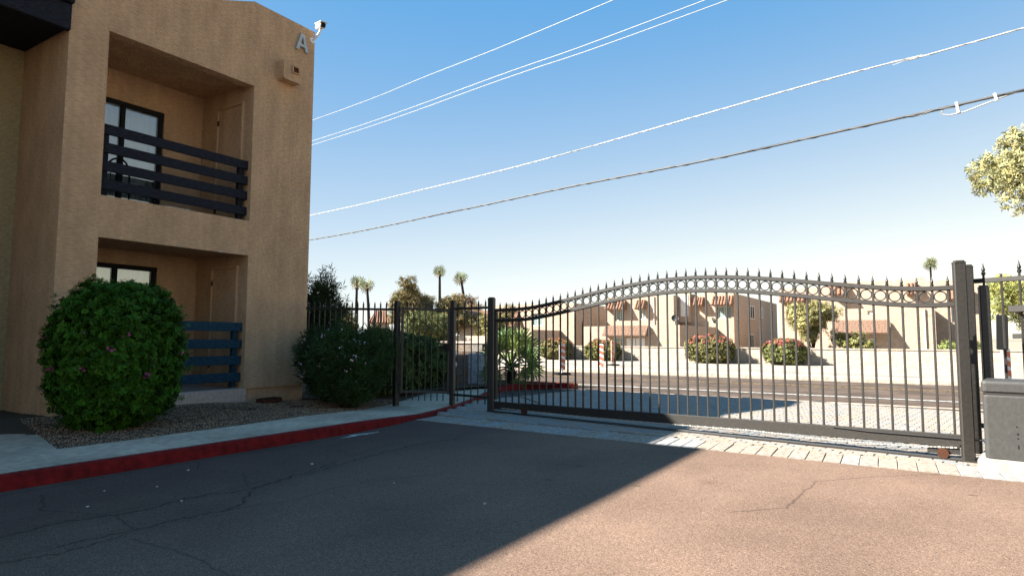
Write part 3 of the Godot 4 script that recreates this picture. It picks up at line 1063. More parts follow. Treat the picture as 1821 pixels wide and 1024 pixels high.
# rails from a to b at two heights, pickets between, each with a spear tip
func panel(parent: Node3D, a: Vector3, b: Vector3, n: int, top: float, low: float, bottom: float, m: Material, inset := 0.5, stiles := false, tipped := 1) -> void:
	for y in [top, low]:
		var s := stt()
		bar(s, a + UP * (y - 0.02), b + UP * (y - 0.02), 0.032, 0.04)
		obj("rail", s, m, parent)
	if stiles:
		for e in [a, b]:
			var s := stt()
			bar(s, e + UP * (low - 0.05), e + UP * (top + 0.002), 0.04, 0.045, (b - a).normalized())
			obj("stile", s, m, parent)
	var fin: ArrayMesh = M.finial
	var ps := stt()
	bar(ps, UP * bottom, UP * (top + 0.012), 0.018, 0.018, (b - a).normalized())
	var pm := ps.commit()
	for i in n:
		var k := (i + inset) / (n - 1 + 2 * inset)
		var p := obj("picket", pm, m, parent, Transform3D(Basis(), a.lerp(b, k)))
		if i % tipped == 0:
			obj("spear_tip", fin, m, p, Transform3D(Basis(), UP * (top + 0.012)))

func fences() -> void:
	M.finial = finial()
	var D: Material = M.iron_dark
	var p1 := Vector3(-7.62, 0.03, -8.31)
	var p2: Vector3 = G * Vector3(7.38, 0, 0)
	var p3: Vector3 = G * Vector3(6.46, 0, 0)
	post("fence_post", "black square post between flowering oleander and walk gate", p1, 1.78, 0.088, D, -0.1)
	post("fence_post", "black square post where the walk gate latches", p2, 1.83, 0.083, D)
	post("fence_post", "thick black square post at the left end of the arched gate", p3, 1.85, 0.105, D)
	var f := thing("iron_fence", "black iron picket fence panel joining the brown building corner", "fence")
	var c0 := Vector3(-9.62, 0.1, -8.02)
	panel(f, c0, p1 - Vector3(0.05, -0.02, 0), 16, 1.66, 0.32, 0.16, D)
	f = thing("iron_fence", "narrow black picket panel between walk gate and arched gate", "fence")
	panel(f, p2 + Vector3(0.045, 0, 0.007), p3 - Vector3(0.055, 0, 0.008), 5, 1.73, 0.24, 0.10, D)
	f = thing("walk_gate", "closed black iron pedestrian gate with spear tips over the sidewalk", "gate")
	panel(f, p1 + Vector3(0.09, 0.0, -0.035), p2 - Vector3(0.07, 0, -0.03), 7, 1.70, 0.27, 0.10, D, 0.8, true)
	var s := stt()
	var lk := p2 - Vector3(0.07, 0, -0.03)
	box(s, lk + Vector3(-0.05, 0.98, 0.02), lk + Vector3(0.03, 1.1, 0.07))
	tube(s, [lk + Vector3(-0.02, 1.04, 0.07), lk + Vector3(-0.02, 1.04, 0.11)], 0.022, 10)
	obj("lock", s, D, f)
	for y in [0.45, 1.5]:
		s = stt()
		tube(s, [p1 + Vector3(0.055, y, 0.02), p1 + Vector3(0.055, y + 0.1, 0.02)], 0.016, 8)
		obj("hinge", s, D, f)
	# right of the drive
	var I: Material = M.iron
	post("gate_post", "tall olive grey square post at the right end of the arched gate", Vector3(0.38, 0, -7.86), 1.97, 0.105, I)
	post("gate_post", "rear guide post just behind the tall right gate post", Vector3(0.487, 0, -8.5), 1.985, 0.09, I)
	post("gate_post", "short black post left of the grey gate operator", Vector3(0.58, 0, -7.98), 1.72, 0.085, D)
	var e0 := Vector3(0.53, 0, -8.62)
	var e1 := Vector3(1.50, 0, -8.12)
	f = thing("iron_fence", "iron fence panel behind the grey gate operator at right edge", "fence")
	for y in [1.86, 0.3]:
		s = stt()
		bar(s, e0 + UP * (y - 0.02), e1 + UP * (y - 0.02), 0.04, 0.05)
		obj("rail", s, I, f)
	for i in 7:
		var k := 0.102 + i * 0.15
		s = stt()
		bar(s, UP * 0.1, UP * 1.90, 0.022, 0.022, Vector3(1, 0, 0))
		var pk := obj("picket", s, I, f, Transform3D(Basis(), e0.lerp(e1, k)))
		if i % 2 == 0:
			obj("spear_tip", M.finial, M.iron_dark, pk, Transform3D(Basis().scaled(Vector3(1.2, 1.2, 1.2)), UP * 1.90))
	s = stt()
	bar(s, e0.lerp(e1, 0.30) + Vector3(0.0, 1.52, 0.05), e0.lerp(e1, 0.62) + Vector3(0, 1.53, 0.05), 0.05, 0.07)
	obj("bracket", s, I, f)
	s = stt()
	bar(s, e0.lerp(e1, 0.33) + Vector3(0.0, 1.24, -0.06), e0.lerp(e1, 0.8) + Vector3(0, 1.25, -0.06), 0.04, 0.05)
	obj("bracket", s, I, f)

func arch_top(S: float) -> float:
	var k := clampf((S - 3.05) / 2.78, -1, 1)
	return 1.755 - 0.011 * S + 0.300 * pow(0.5 + 0.5 * cos(PI * k), 0.75)

func arch_rail(s: SurfaceTool, off: float, h: float, w: float, s0: float, s1: float) -> void:
	var n := 72
	var prev := []
	for i in n + 1:
		var S := lerpf(s0, s1, float(i) / n)
		var y := arch_top(S) - off
		var sl := (arch_top(S + 0.02) - arch_top(S - 0.02)) / 0.04
		var nn := Vector3(-sl, 1, 0).normalized()
		var c := Vector3(S, y, 0)
		var e := h * 0.14
		var ring := [c + Vector3(0, 0, -w / 2 + e), c + Vector3(0, 0, w / 2 - e), c - nn * e + Vector3(0, 0, w / 2), c - nn * (h - e) + Vector3(0, 0, w / 2), c - nn * h + Vector3(0, 0, w / 2 - e), c - nn * h + Vector3(0, 0, -w / 2 + e), c - nn * (h - e) + Vector3(0, 0, -w / 2), c - nn * e + Vector3(0, 0, -w / 2)]
		if prev.size():
			for k in 8:
				quad(s, prev[k], prev[(k + 1) % 8], ring[(k + 1) % 8], ring[k])
		prev = ring
	for r in [prev]:
		quad(s, r[1], r[3], r[4], r[6])

func gate() -> void:
	var I: Material = M.iron
	var g := thing("sliding_gate", "long arched iron driveway gate with ring band and spear tips", "gate", G)
	var s := stt()
	arch_rail(s, 0.0, 0.05, 0.045, -0.02, 6.38)
	obj("top_rail", s, I, g)
	s = stt()
	arch_rail(s, 0.172, 0.05, 0.045, -0.02, 6.38)
	obj("ring_rail", s, I, g)
	s = stt()
	bar(s, Vector3(-0.02, 0.19, 0), Vector3(6.38, 0.105, 0), 0.05, 0.125, UP)
	obj("bottom_rail", s, I, g)
	for S in [0.0, 6.36]:
		s = stt()
		bar(s, Vector3(S, 0.2, 0), Vector3(S, arch_top(S) - 0.052, 0), 0.052, 0.05, Vector3(1, 0, 0))
		obj("stile", s, I, g)
	var rs := stt()
	var pts := []
	for k in 22:
		pts.append(Vector3(cos(TAU * k / 22), sin(TAU * k / 22), 0) * 0.054)
	tube(rs, pts, 0.0075, 6, true)
	var ring := rs.commit()
	var step := 6.15 / 45.0
	for i in 46:
		var S := 0.12 + i * step
		s = stt()
		var yb := lerpf(0.25, 0.165, S / 6.36)
		bar(s, Vector3(0, yb, 0), Vector3(0, arch_top(S) - 0.03, 0), 0.022, 0.022, Vector3(1, 0, 0))
		var p := obj("picket", s, I, g, Transform3D(Basis(), Vector3(S, 0, 0)))
		obj("spear_tip", M.finial, M.iron_dark, p, Transform3D(Basis(), Vector3(0, arch_top(S) - 0.004, 0)))
		if i < 45:
			var Sm := S + step / 2
			obj("ring", ring, I, g, Transform3D(Basis(), Vector3(Sm, arch_top(Sm) - 0.111, 0)))
	# rollers and their plates
	for S in [0.22, 5.7]:
		s = stt()
		bar(s, Vector3(S - 0.14, 0.105, -0.03), Vector3(S + 0.14, 0.10, -0.03), 0.012, 0.10)
		var pl := obj("wheel_plate", s, I, g)
		s = stt()
		lathe(s, [Vector2(0, -0.018), Vector2(0.05, -0.018), Vector2(0.052, -0.010), Vector2(0.042, 0.0), Vector2(0.052, 0.010), Vector2(0.05, 0.018), Vector2(0, 0.018)], 18, Transform3D(Basis(Vector3(1, 0, 0), PI / 2), Vector3(S, 0.06, -0.062)))
		obj("wheel", s, M.rust, pl)
	# brace rod along the lower right
	s = stt()
	tube(s, [Vector3(-0.1, 0.215, -0.035), Vector3(0.9, 0.21, -0.032), Vector3(1.25, 0.225, -0.03)], 0.008, 6)
	tube(s, [Vector3(6.3, 0.36, -0.035), Vector3(5.9, 0.30, -0.035), Vector3(5.4, 0.20, -0.035)], 0.007, 6)
	obj("brace_rod", s, M.iron_dark, g)
	# drive chain hanging along the foot of the gate
	s = stt()
	var path := []
	for i in 60:
		var k := i / 59.0
		path.append(Vector3(lerpf(0.1, 6.2, k), lerpf(0.125, 0.07, k) - 0.035 * sin(PI * clampf(k * 3.0, 0, 1)) - 0.02 * sin(PI * clampf(k * 1.4 - 0.4, 0, 1)), -0.045))
	for i in 59:
		for h in 3:
			var a: Vector3 = path[i].lerp(path[i + 1], h / 3.0 + 0.03)
			var b: Vector3 = path[i].lerp(path[i + 1], h / 3.0 + 0.30)
			bar(s, a, b, 0.012 if h % 2 else 0.018, 0.018 if h % 2 else 0.010)
	obj("drive_chain", s, M.wire_pale, g)
	var tr := thing("gate_track", "low steel track on the pavers beneath the arched gate", "track", G)
	s = stt()
	prism(s, PackedVector2Array([Vector2(-0.06, 0), Vector2(0.06, 0), Vector2(0.06, 0.008), Vector2(0.012, 0.009), Vector2(0, 0.022), Vector2(-0.012, 0.009), Vector2(-0.06, 0.008)]), Transform3D(Basis(Vector3(0, 0, 1), UP, Vector3(-1, 0, 0)), Vector3(6.45, 0.006, -0.06)), 6.9)
	obj("rail", s, I, tr)
	# the operator
	var pad := thing("concrete_pad", "white concrete pad under the grey gate operator box", "pad", Transform3D(Basis(UP, -0.144), Vector3(0.44, 0, -7.52)))
	s = stt()
	prism(s, cham(0.75, 0.13, 0.012), Transform3D(Basis(), Vector3(0.375, 0.035, -0.62)), 0.72)
	obj("slab", s, tri(mat(lin(0.36, 0.33, 0.29), 0.9), noise_tex(50, 0.03, 0.8, 1.0, 256, 5), Vector3(1, 1, 1)), pad)
	var op := thing("gate_operator", "scuffed grey plastic gate operator box at the right edge", "gate motor", Transform3D(Basis(UP, -0.144), Vector3(0.49, 0.1, -7.5)))
	s = stt()
	rounded_box(s, Vector3(0, 0, -0.45), Vector3(0.62, 0.60, 0), 0.03)
	obj("body", s, M.box_grey, op)
	s = stt()
	rounded_box(s, Vector3(-0.008, 0.612, -0.458), Vector3(0.628, 0.725, 0.010), 0.035)
	obj("lid", s, M.box_grey, op)
	s = stt()
	rounded_box(s, Vector3(0.006, 0.585, -0.44), Vector3(0.614, 0.64, -0.004), 0.008)
	obj("seam", s, M.dark, op)
	s = stt()
	for q in [[0.245, 0.31, 0.006], [0.25, 0.245, 0.008], [0.25, 0.205, 0.006]]:
		lathe(s, [Vector2(0, 0.003), Vector2(q[2], 0.003), Vector2(q[2], 0)], 8, Transform3D(Basis(Vector3(1, 0, 0), PI / 2), Vector3(q[0], q[1], 0.001)))
	box(s, Vector3(0.247, 0.11, 0.0), Vector3(0.255, 0.145, 0.003))
	obj("key_hole", s, M.black, op)

# a box with rounded vertical and top edges
func rounded_box(s: SurfaceTool, lo: Vector3, hi: Vector3, r: float) -> void:
	var prof := []
	for i in 6:
		var a := PI / 2 * i / 5
		prof.append([r - r * sin(a), hi.y - r + r * sin(a) if i else hi.y - r, r - r * cos(a)])
	var ringat := func(inset: float, y: float) -> Array:
		var o := []
		var rr := maxf(r * 1.2 - inset, 0.001)
		for c in [[hi.x, hi.z, 0.0], [lo.x, hi.z, 1.0], [lo.x, lo.z, 2.0], [hi.x, lo.z, 3.0]]:
			for k in 6:
				var a: float = PI / 2 * (c[2] + k / 5.0)
				var cx: float = c[0] + (-(r * 1.2) if c[0] == hi.x else r * 1.2)
				var cz: float = c[1] + (-(r * 1.2) if c[1] == hi.z else r * 1.2)
				o.append(Vector3(cx + cos(a) * rr, y, cz + sin(a) * rr))
		return o
	var rings := [ringat.call(r * 0.3, lo.y), ringat.call(0.0, lo.y + r * 0.3), ringat.call(0.0, hi.y - r)]
	for i in range(1, 6):
		var a := PI / 2 * i / 5
		rings.append(ringat.call(r * (1 - cos(a)), hi.y - r + r * sin(a)))
	for j in rings.size() - 1:
		var A: Array = rings[j]
		var B: Array = rings[j + 1]
		for k in A.size():
			var k2 := (k + 1) % A.size()
			quad(s, A[k2], A[k], B[k], B[k2])
	var T: Array = rings[rings.size() - 1]
	for k in range(1, T.size() - 1):
		tri3(s, T[0], T[k + 1], T[k])

# ---------------------------------------------------------------- the street
func street() -> void:
	var s := stt()
	quad(s, Vector3(-120, -0.02, -13.4), Vector3(80, -0.02, -13.4), Vector3(80, -0.02, -26.0), Vector3(-120, -0.02, -26.0))
	struct("street", s, M.street)
	s = stt()
	quad(s, Vector3(-60, -0.012, -13.71), Vector3(60, -0.012, -13.71), Vector3(60, -0.012, -13.93), Vector3(-60, -0.012, -13.93))
	# concrete gutter along the drive
	struct("gutter", s, M.concrete)
	s = stt()
	quad(s, Vector3(-60, -0.014, -15.32), Vector3(60, -0.014, -15.32), Vector3(60, -0.014, -15.48), Vector3(-60, -0.014, -15.48))
	struct("white_road_line", s, M.paint_white)
	s = stt()
	for z in [-18.25, -18.5]:
		quad(s, Vector3(-60, -0.014, z), Vector3(60, -0.014, z), Vector3(60, -0.014, z - 0.11), Vector3(-60, -0.014, z - 0.11))
	struct("yellow_road_line", s, M.paint_yellow)
	s = stt()
	bar(s, Vector3(-120, 0.03, -20.95), Vector3(80, 0.03, -20.95), 0.16, 0.20)
	struct("far_kerb", s, M.fence_wall)
	s = stt()
	quad(s, Vector3(-120, 0.125, -21.02), Vector3(80, 0.125, -21.02), Vector3(80, 0.125, -29.6), Vector3(-120, 0.125, -29.6))
	struct("far_sidewalk", s, tri(mat(lin(0.36, 0.31, 0.255), 0.95), noise_tex(60, 0.01, 0.8, 1.0, 512, 6), Vector3(0.2, 0.2, 0.2)))
	# near side verge left and right of the drive
	s = stt()
	bar(s, Vector3(-60, 0.02, -13.98), Vector3(-7.0, 0.02, -13.98), 0.14, 0.2)
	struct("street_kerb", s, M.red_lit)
	s = stt()
	quad(s, Vector3(-60, 0.09, -8.0), Vector3(-9.2, 0.09, -8.0), Vector3(-8.2, 0.09, -13.92), Vector3(-60, 0.09, -13.92))
	tri3(s, Vector3(-8.3, 0.095, -12.6), Vector3(-8.05, 0.095, -13.9), Vector3(-9.2, 0.095, -13.9))
	tri3(s, Vector3(-8.1, 0.093, -13.1), Vector3(-7.2, 0.093, -13.91), Vector3(-8.3, 0.093, -13.91))
	struct("verge", s, M.gravel)
	# vertical panels
	var spots := [[Vector3(-10.15, 0, -19.2), "orange and white vertical panel nearest the arched gate's left end", 0.3], [Vector3(-10.1, 0, -22.2), "orange vertical panel in front of the second round bush", -0.2], [Vector3(-10.35, 0.125, -23.9), "faded orange vertical panel standing behind the other two", 0.9], [Vector3(1.70, 0, -18.6), "orange vertical panel seen past the right gate post", 0.2]]
	for i in 4:
		var q: Array = spots[i]
		var t := thing("vertical_panel", q[1], "barricade", Transform3D(Basis(UP, 0.45 + q[2]), q[0]), "orange vertical panels along the street")
		s = stt()
		prism(s, cham(0.52, 0.40, 0.08), Transform3D(Basis(Vector3(1, 0, 0), Vector3(0, 0, -1), UP), Vector3(0, -0.02, 0)), 0.07)
		obj("base", s, M.black, t)
		s = stt()
		bar(s, Vector3(0, 0.04, 0), Vector3(0, 0.2, 0), 0.06, 0.05, Vector3(1, 0, 0))
		var white_panel := s
		prism(white_panel, cham(0.21, 0.86, 0.03), Transform3D(Basis(), Vector3(0, 0.57, -0.015)), 0.03)
		obj("panel", white_panel, M.white if i != 2 else tri(mat(lin(0.6, 0.42, 0.3), 0.6), noise_tex(61, 0.03, 0.8, 1.0, 128, 3), Vector3(3, 3, 3)), t)
		for f in [1, -1]:
			s = stt()
			for k in 4:
				var y := 0.22 + k * 0.22
				var zz: float = 0.0175 * f
				var a := [Vector3(-0.1, y, zz), Vector3(0.1, y - 0.09, zz), Vector3(0.1, minf(y + 0.04, 0.97), zz), Vector3(-0.1, minf(y + 0.13, 0.97), zz)]
				if f > 0:
					quad(s, a[0], a[1], a[2], a[3])
				else:
					quad(s, a[1], a[0], a[3], a[2])
			obj("stripe", s, M.orange, t)

# ---------------------------------------------------------------- the houses
func front(parent: Node3D, x0: float, x1: float, z0: float, z1: float, y1: float, holes: Array = [], called := "wall") -> void:
	# a flat roofed block: front wall with openings, sides, back, roof set a little below the parapet
	var s := stt()
	holed(s, Rect2(x0, -0.6, x1 - x0, y1 + 0.6), holes, 0.18, at(0, 0, z0))
	quad(s, Vector3(x1, -0.6, z0 - 0.18), Vector3(x1, -0.6, z1), Vector3(x1, y1, z1), Vector3(x1, y1, z0 - 0.18))
	quad(s, Vector3(x0, -0.6, z1), Vector3(x0, -0.6, z0 - 0.18), Vector3(x0, y1, z0 - 0.18), Vector3(x0, y1, z1))
	quad(s, Vector3(x1, -0.6, z1), Vector3(x0, -0.6, z1), Vector3(x0, y1, z1), Vector3(x1, y1, z1))
	quad(s, Vector3(x0, y1 - 0.004, z0 - 0.18), Vector3(x1, y1 - 0.004, z0 - 0.18), Vector3(x1, y1 - 0.004, z1), Vector3(x0, y1 - 0.004, z1))
	obj(called, s, M.house, parent)
	for h in holes:
		window(parent, h, at(0, 0, z0), 0.16)

func window(parent: Node3D, h: Rect2, t: Transform3D, deep: float, door := false) -> void:
	var w := Node3D.new()
	put(w, "window", parent)
	var s := stt()
	var e := 0.045
	var z := -deep + 0.03
	var a := h.position
	var b := h.end
	for q in [[a.x, a.y + e, b.x, a.y + e], [a.x, b.y - e, b.x, b.y - e]]:
		bar(s, t * Vector3(q[0], q[1], z), t * Vector3(q[2], q[3], z), 0.05, e * 2, UP)
	for x in [a.x + e, b.x - e, (a.x + b.x) / 2]:
		bar(s, t * Vector3(x, a.y + 2 * e, z), t * Vector3(x, b.y - 2 * e, z), e * 1.6, 0.05, t.basis.z)
	obj("frame", s, M.frame, w)
	s = stt()
	box(s, Vector3(a.x, a.y, z - 0.05), Vector3(b.x, b.y, z - 0.02), t)
	obj("pane", s, M.pane, w)

# mansard awning: a sloping slab with rows of barrel tiles or flat shingles
func awning(parent: Node3D, x0: float, x1: float, z: float, top: float, low: float, out: float, barrel: bool) -> void:
	var s := stt()
	var sec := PackedVector2Array([Vector2(0.0, low), Vector2(out, low), Vector2(out, low + 0.06), Vector2(out * 0.25, top), Vector2(0.0, top)])
	prism(s, sec, Transform3D(Basis(Vector3(0, 0, 1), UP, Vector3(-1, 0, 0)), Vector3(x1, 0, z + 0.01)), x1 - x0)
	var aw := obj("awning", s, M.shingle, parent)
	s = stt()
	if barrel:
		var n := int((x1 - x0) / 0.26)
		for i in n + 1:
			var x := lerpf(x0 + 0.08, x1 - 0.08, float(i) / n)
			for r in 2:
				var p0 := Vector3(x, lerpf(low + 0.05, top, r * 0.5), z + lerpf(out, out * 0.25, r * 0.5) + 0.02)
				var p1 := Vector3(x, lerpf(low + 0.05, top, r * 0.5 + 0.5), z + lerpf(out, out * 0.25, r * 0.5 + 0.5) + 0.02)
				tube(s, [p0, p1], [0.10, 0.085], 8)
		obj("roof_tile", s, M.tile, aw).set_meta("kind", "stuff")
	else:
		var rows := 7
		for r in rows:
			var x := x0
			while x < x1 - 0.05:
				var w := minf(rng.randf_range(0.2, 0.34), x1 - x)
				var k0 := float(r) / rows
				var k1 := float(r + 1) / rows + 0.03
				var p0 := Vector3(x + w / 2, lerpf(low + 0.05, top, k0), z + lerpf(out, out * 0.25, k0) + 0.03)
				var p1 := Vector3(x + w / 2, lerpf(low + 0.05, top, k1), z + lerpf(out, out * 0.25, k1) + 0.01)
				bar(s, p0, p1, w - 0.015, 0.03, Vector3(0, 0.6, 1).normalized(), 0.004)
				x += w
		obj("shingle", s, M.shingle, aw).set_meta("kind", "stuff")

func houses() -> void:
	rng.seed = 91
	# low garden wall between sidewalk and houses
	var w := thing("garden_wall", "long low cream stucco wall behind the far sidewalk", "wall")
	var s := stt()
	box(s, Vector3(-60, -0.5, -29.72), Vector3(40, 0.78, -29.5))
	obj("wall", s, M.fence_wall, w)
	s = stt()
	box(s, Vector3(-60, 0.782, -29.75), Vector3(40, 0.83, -29.47))
	obj("coping", s, M.fence_wall, w)
	# A
	var h := thing("house", "leftmost flat roofed house across the street, half behind palm", "house", Transform3D(), "stucco houses across the street")
	front(h, -34.0, -25.1, -49.7, -56.8, 4.25, [Rect2(-29.4, 2.3, 1.2, 1.1)])
	front(h, -31.0, -26.4, -44.9, -49.69, 1.88, [], "garage_wall")
	s = stt()
	box(s, Vector3(-26.39, 0.55, -47.1), Vector3(-26.36, 1.2, -46.9))
	obj("meter_box", s, M.frame, h)
	# B
	h = thing("house", "house with two tile awnings and a long tiled awning below", "house", Transform3D(), "stucco houses across the street")
	front(h, -23.4, -17.3, -52.8, -66.0, 4.86, [Rect2(-22.6, 2.75, 0.9, 1.0), Rect2(-20.35, 2.85, 0.55, 0.9), Rect2(-19.7, 1.9, 0.7, 0.18)])
	front(h, -21.9, -16.45, -44.9, -52.79, 2.12, [Rect2(-19.3, 0.2, 0.85, 1.12)], "garage_wall")
	awning(h, -23.3, -21.5, -52.8, 4.5, 3.7, 0.75, true)
	awning(h, -20.5, -19.7, -52.8, 4.5, 3.7, 0.75, true)
	for k in 2:
		s = stt()
		prism(s, cham(0.68, 1.0, 0.02), Transform3D(Basis(), Vector3(-17.98 + k * 0.74, 0.74, -44.94)), 0.05)
		obj("shutter", s, M.white, h)
	awning(h, -19.95, -16.55, -44.9, 2.14, 1.38, 0.8, false)
	s = stt()
	for x in [-21.0, -20.2, -18.6]:
		tube(s, [Vector3(x, 4.85, -55), Vector3(x, 5.25, -55)], 0.09, 8)
	obj("vent_pipe", s, M.frame, h)
	# C
	h = thing("house", "house with tall white window, chimney and long brown side wall", "house", Transform3D(), "stucco houses across the street")
	front(h, -17.29, -12.8, -54.6, -74.0, 5.0, [Rect2(-14.15, 2.9, 1.15, 1.05)])
	front(h, -16.44, -14.3, -44.9, -54.59, 2.18, [], "garage_wall")
	awning(h, -14.45, -12.78, -54.6, 4.75, 3.95, 0.75, true)
	s = stt()
	box(s, Vector3(-17.25, 2.6, -54.595), Vector3(-16.3, 5.3, -54.1))
	obj("bay", s, M.house, h)
	s = stt()
	box(s, Vector3(-17.1, 3.1, -54.098), Vector3(-16.45, 4.9, -54.06))
	obj("bay_window", s, M.white, h)
	awning(h, -16.0, -15.2, -54.6, 4.7, 3.95, 0.7, true)
	s = stt()
	box(s, Vector3(-15.6, 4.9, -57.2), Vector3(-14.9, 5.55, -56.5))
	var st := obj("chimney", s, M.house, h)
	s = stt()
	for i in 4:
		bar(s, Vector3(-15.62 + i * 0.24, 5.55, -57.22), Vector3(-15.62 + i * 0.24, 5.55, -56.48), 0.2, 0.16, UP, 0.06)
	obj("chimney_cap", s, M.tile, st)
	var sx := Transform3D(Basis(Vector3(0, 0, -1), UP, Vector3(1, 0, 0)), Vector3(-12.8, 0, 0))
	for q in [[60.6, 3.05, 1.7, 1.15], [65.4, 3.25, 0.8, 0.95], [60.2, 0.3, 1.6, 1.3]]:
		var wd := Node3D.new()
		put(wd, "side_window", h)
		s = stt()
		for x in [q[0], q[0] + q[2] / 2, q[0] + q[2]]:
			bar(s, sx * Vector3(x, q[1], 0.03), sx * Vector3(x, q[1] + q[3], 0.03), 0.12, 0.06, Vector3(1, 0, 0))
		for y in [q[1], q[1] + q[3]]:
			bar(s, sx * Vector3(q[0], y, 0.03), sx * Vector3(q[0] + q[2], y, 0.03), 0.06, 0.1, UP)
		obj("frame", s, M.frame, wd)
		s = stt()
		box(s, Vector3(q[0], q[1], 0.004), Vector3(q[0] + q[2], q[1] + q[3], 0.02), sx)
		obj("pane", s, M.dark, wd)
	# D
	h = thing("house", "house behind the pale tree with wide brown shingle awning", "house", Transform3D(), "stucco houses across the street")
	front(h, -8.95, -5.4, -52.8, -66.0, 5.1, [Rect2(-8.45, 2.95, 1.0, 0.95)])
	front(h, -5.39, -1.4, -51.0, -66.0, 5.25, [Rect2(-2.9, 2.9, 0.3, 0.3)])
	front(h, -4.6, -1.38, -44.9, -50.99, 1.95, [Rect2(-3.7, 0.35, 0.75, 0.9), Rect2(-2.9, 0.35, 0.75, 0.9)], "porch_wall")
	awning(h, -8.85, -7.1, -52.8, 4.6, 4.0, 0.7, true)
	awning(h, -5.2, -4.2, -51.0, 5.2, 4.3, 0.75, true)
	awning(h, -4.4, -1.5, -44.9, 2.36, 1.55, 0.85, false)
	# E
	h = thing("house", "rightmost pale house with plain front block beside gate post", "house", Transform3D(), "stucco houses across the street")
	front(h, -1.37, 0.92, -44.9, -49.99, 3.2, [], "garage_wall")
	front(h, -1.36, 3.6, -50.0, -66.0, 5.05, [Rect2(1.9, 2.3, 1.0, 1.1)])
	awning(h, -0.5, 0.1, -50.0, 4.9, 4.1, 0.7, true)
	awning(h, 1.7, 3.0, -50.0, 4.4, 3.7, 0.7, true)
	s = stt()
	box(s, Vector3(-1.2, 5.04, -56.0), Vector3(0.6, 5.55, -54.6))
	obj("roof_unit", s, M.house, h)
	for q in [[-19.0, -52.79, 2.2, 4.8], [-13.4, -54.59, 0.2, 2.9], [-7.0, -52.79, 0.3, 5.0], [0.4, -44.89, 0.0, 3.0]]:
		s = stt()
		tube(s, [Vector3(q[0], q[2], q[1] + 0.05), Vector3(q[0], q[3], q[1] + 0.05)], 0.05, 6)
		tag(obj("drain_pipe", s, M.frame), ["thin wall pipe between the two tile awnings", "thin wall pipe left of the long brown side wall", "thin wall pipe beside the window behind the pale tree", "thin wall pipe on the plain front block by gate post"][[-19.0, -13.4, -7.0, 0.4].find(q[0])], "pipe", "pipes on the house fronts")
	# dishes on the garage roof of C
	for q in [[-15.0, -46.0, 0.5, "satellite dish on the garage roof nearer the white window"], [-14.0, -52.5, 2.4, "tilted satellite dish beside the tall tiled awning house"]]:
		var t := thing("satellite_dish", q[3], "satellite dish", at(q[0], 2.15, q[1], q[2]), "satellite dishes on the flat roof")
		s = stt()
		tube(s, [Vector3.ZERO, Vector3(0, 0.5, 0)], 0.03, 6)
		obj("mast", s, M.frame, t)
		s = stt()
		lathe(s, [Vector2(0, 0), Vector2(0.15, 0.02), Vector2(0.27, 0.08), Vector2(0.275, 0.07), Vector2(0.15, 0.0), Vector2(0, -0.02)], 16, Transform3D(Basis(Vector3(1, 0, 0), PI / 2 - 0.4), Vector3(0, 0.52, 0.05)))
		obj("dish", s, M.box_grey, t)
		s = stt()
		tube(s, [Vector3(0, 0.35, 0.1), Vector3(0, 0.45, 0.42)], 0.015, 5)
		obj("feed_arm", s, M.frame, t)
	# farther houses on the left
	h = thing("far_house", "small distant white house with rust tile hip roof", "house", at(-41.5, 0, -43.0, 0.75))
	s = stt()
	holed(s, Rect2(-0.8, -0.5, 1.6, 3.0), [Rect2(-0.35, 1.5, 0.5, 0.7)], 0.15, at(0, 0, 0.8))
	box(s, Vector3(-0.8, -0.5, -3), Vector3(0.8, 2.5, 0.63))
	box(s, Vector3(-2.6, -0.5, -3), Vector3(-0.81, 1.6, 0.3))
	box(s, Vector3(0.81, -0.5, -3), Vector3(2.2, 1.9, 0.1))
	obj("wall", s, M.fence_wall, h)
	window(h, Rect2(-0.35, 1.5, 0.5, 0.7), at(0, 0, 0.8), 0.13)
	s = stt()
	var ap := [Vector3(-0.4, 3.7, -1.0), Vector3(0.4, 3.7, -1.0)]
	var ev := [Vector3(-1.1, 2.5, 1.1), Vector3(1.1, 2.5, 1.1), Vector3(1.1, 2.5, -3.2), Vector3(-1.1, 2.5, -3.2)]
	quad(s, ev[0], ev[1], ap[1], ap[0])
	tri3(s, ev[1], ev[2], ap[1])
	quad(s, ev[2], ev[3], ap[0], ap[1])
	tri3(s, ev[3], ev[0], ap[0])
	quad(s, ev[3], ev[2], ev[1], ev[0])
	var rf := obj("roof", s, M.tile, h)
	s = stt()
	for i in 9:
		var x := lerpf(-1.0, 1.0, i / 8.0)
		tube(s, [Vector3(x, 2.53, 1.12), Vector3(clampf(x, -0.4, 0.4), 3.72, -1.0)], [0.08, 0.06], 6)
	obj("roof_tile", s, M.tile, rf).set_meta("kind", "stuff")
	h = thing("far_house", "distant house with brick coloured gable behind the narrow fence panel", "house", at(-31.0, 0, -43.5, 0.4))
	s = stt()
	holed(s, Rect2(-1.5, -0.5, 4.4, 2.6), [], 0.2, at(0, 0, 0))
	box(s, Vector3(-1.5, -0.5, -5), Vector3(2.9, 2.1, -0.21))
	obj("wall", s, M.fence_wall, h)
	s = stt()
	prism(s, PackedVector2Array([Vector2(-5.4, 2.1), Vector2(0.5, 2.1), Vector2(0.5, 2.2), Vector2(-2.4, 3.6), Vector2(-5.4, 2.2)]), Transform3D(Basis(Vector3(0, 0, 1), UP, Vector3(-1, 0, 0)), Vector3(3.2, 0, 0)), 5.0)
	var rf2 := obj("roof", s, M.shingle, h)
	s = stt()
	for r in 8:
		var k := r / 8.0
		bar(s, Vector3(-1.8, lerpf(2.24, 3.6, k), lerpf(0.5, -2.3, k)), Vector3(3.2, lerpf(2.24, 3.6, k), lerpf(0.5, -2.3, k)), 0.36, 0.05, Vector3(0, 1, 0.5).normalized())
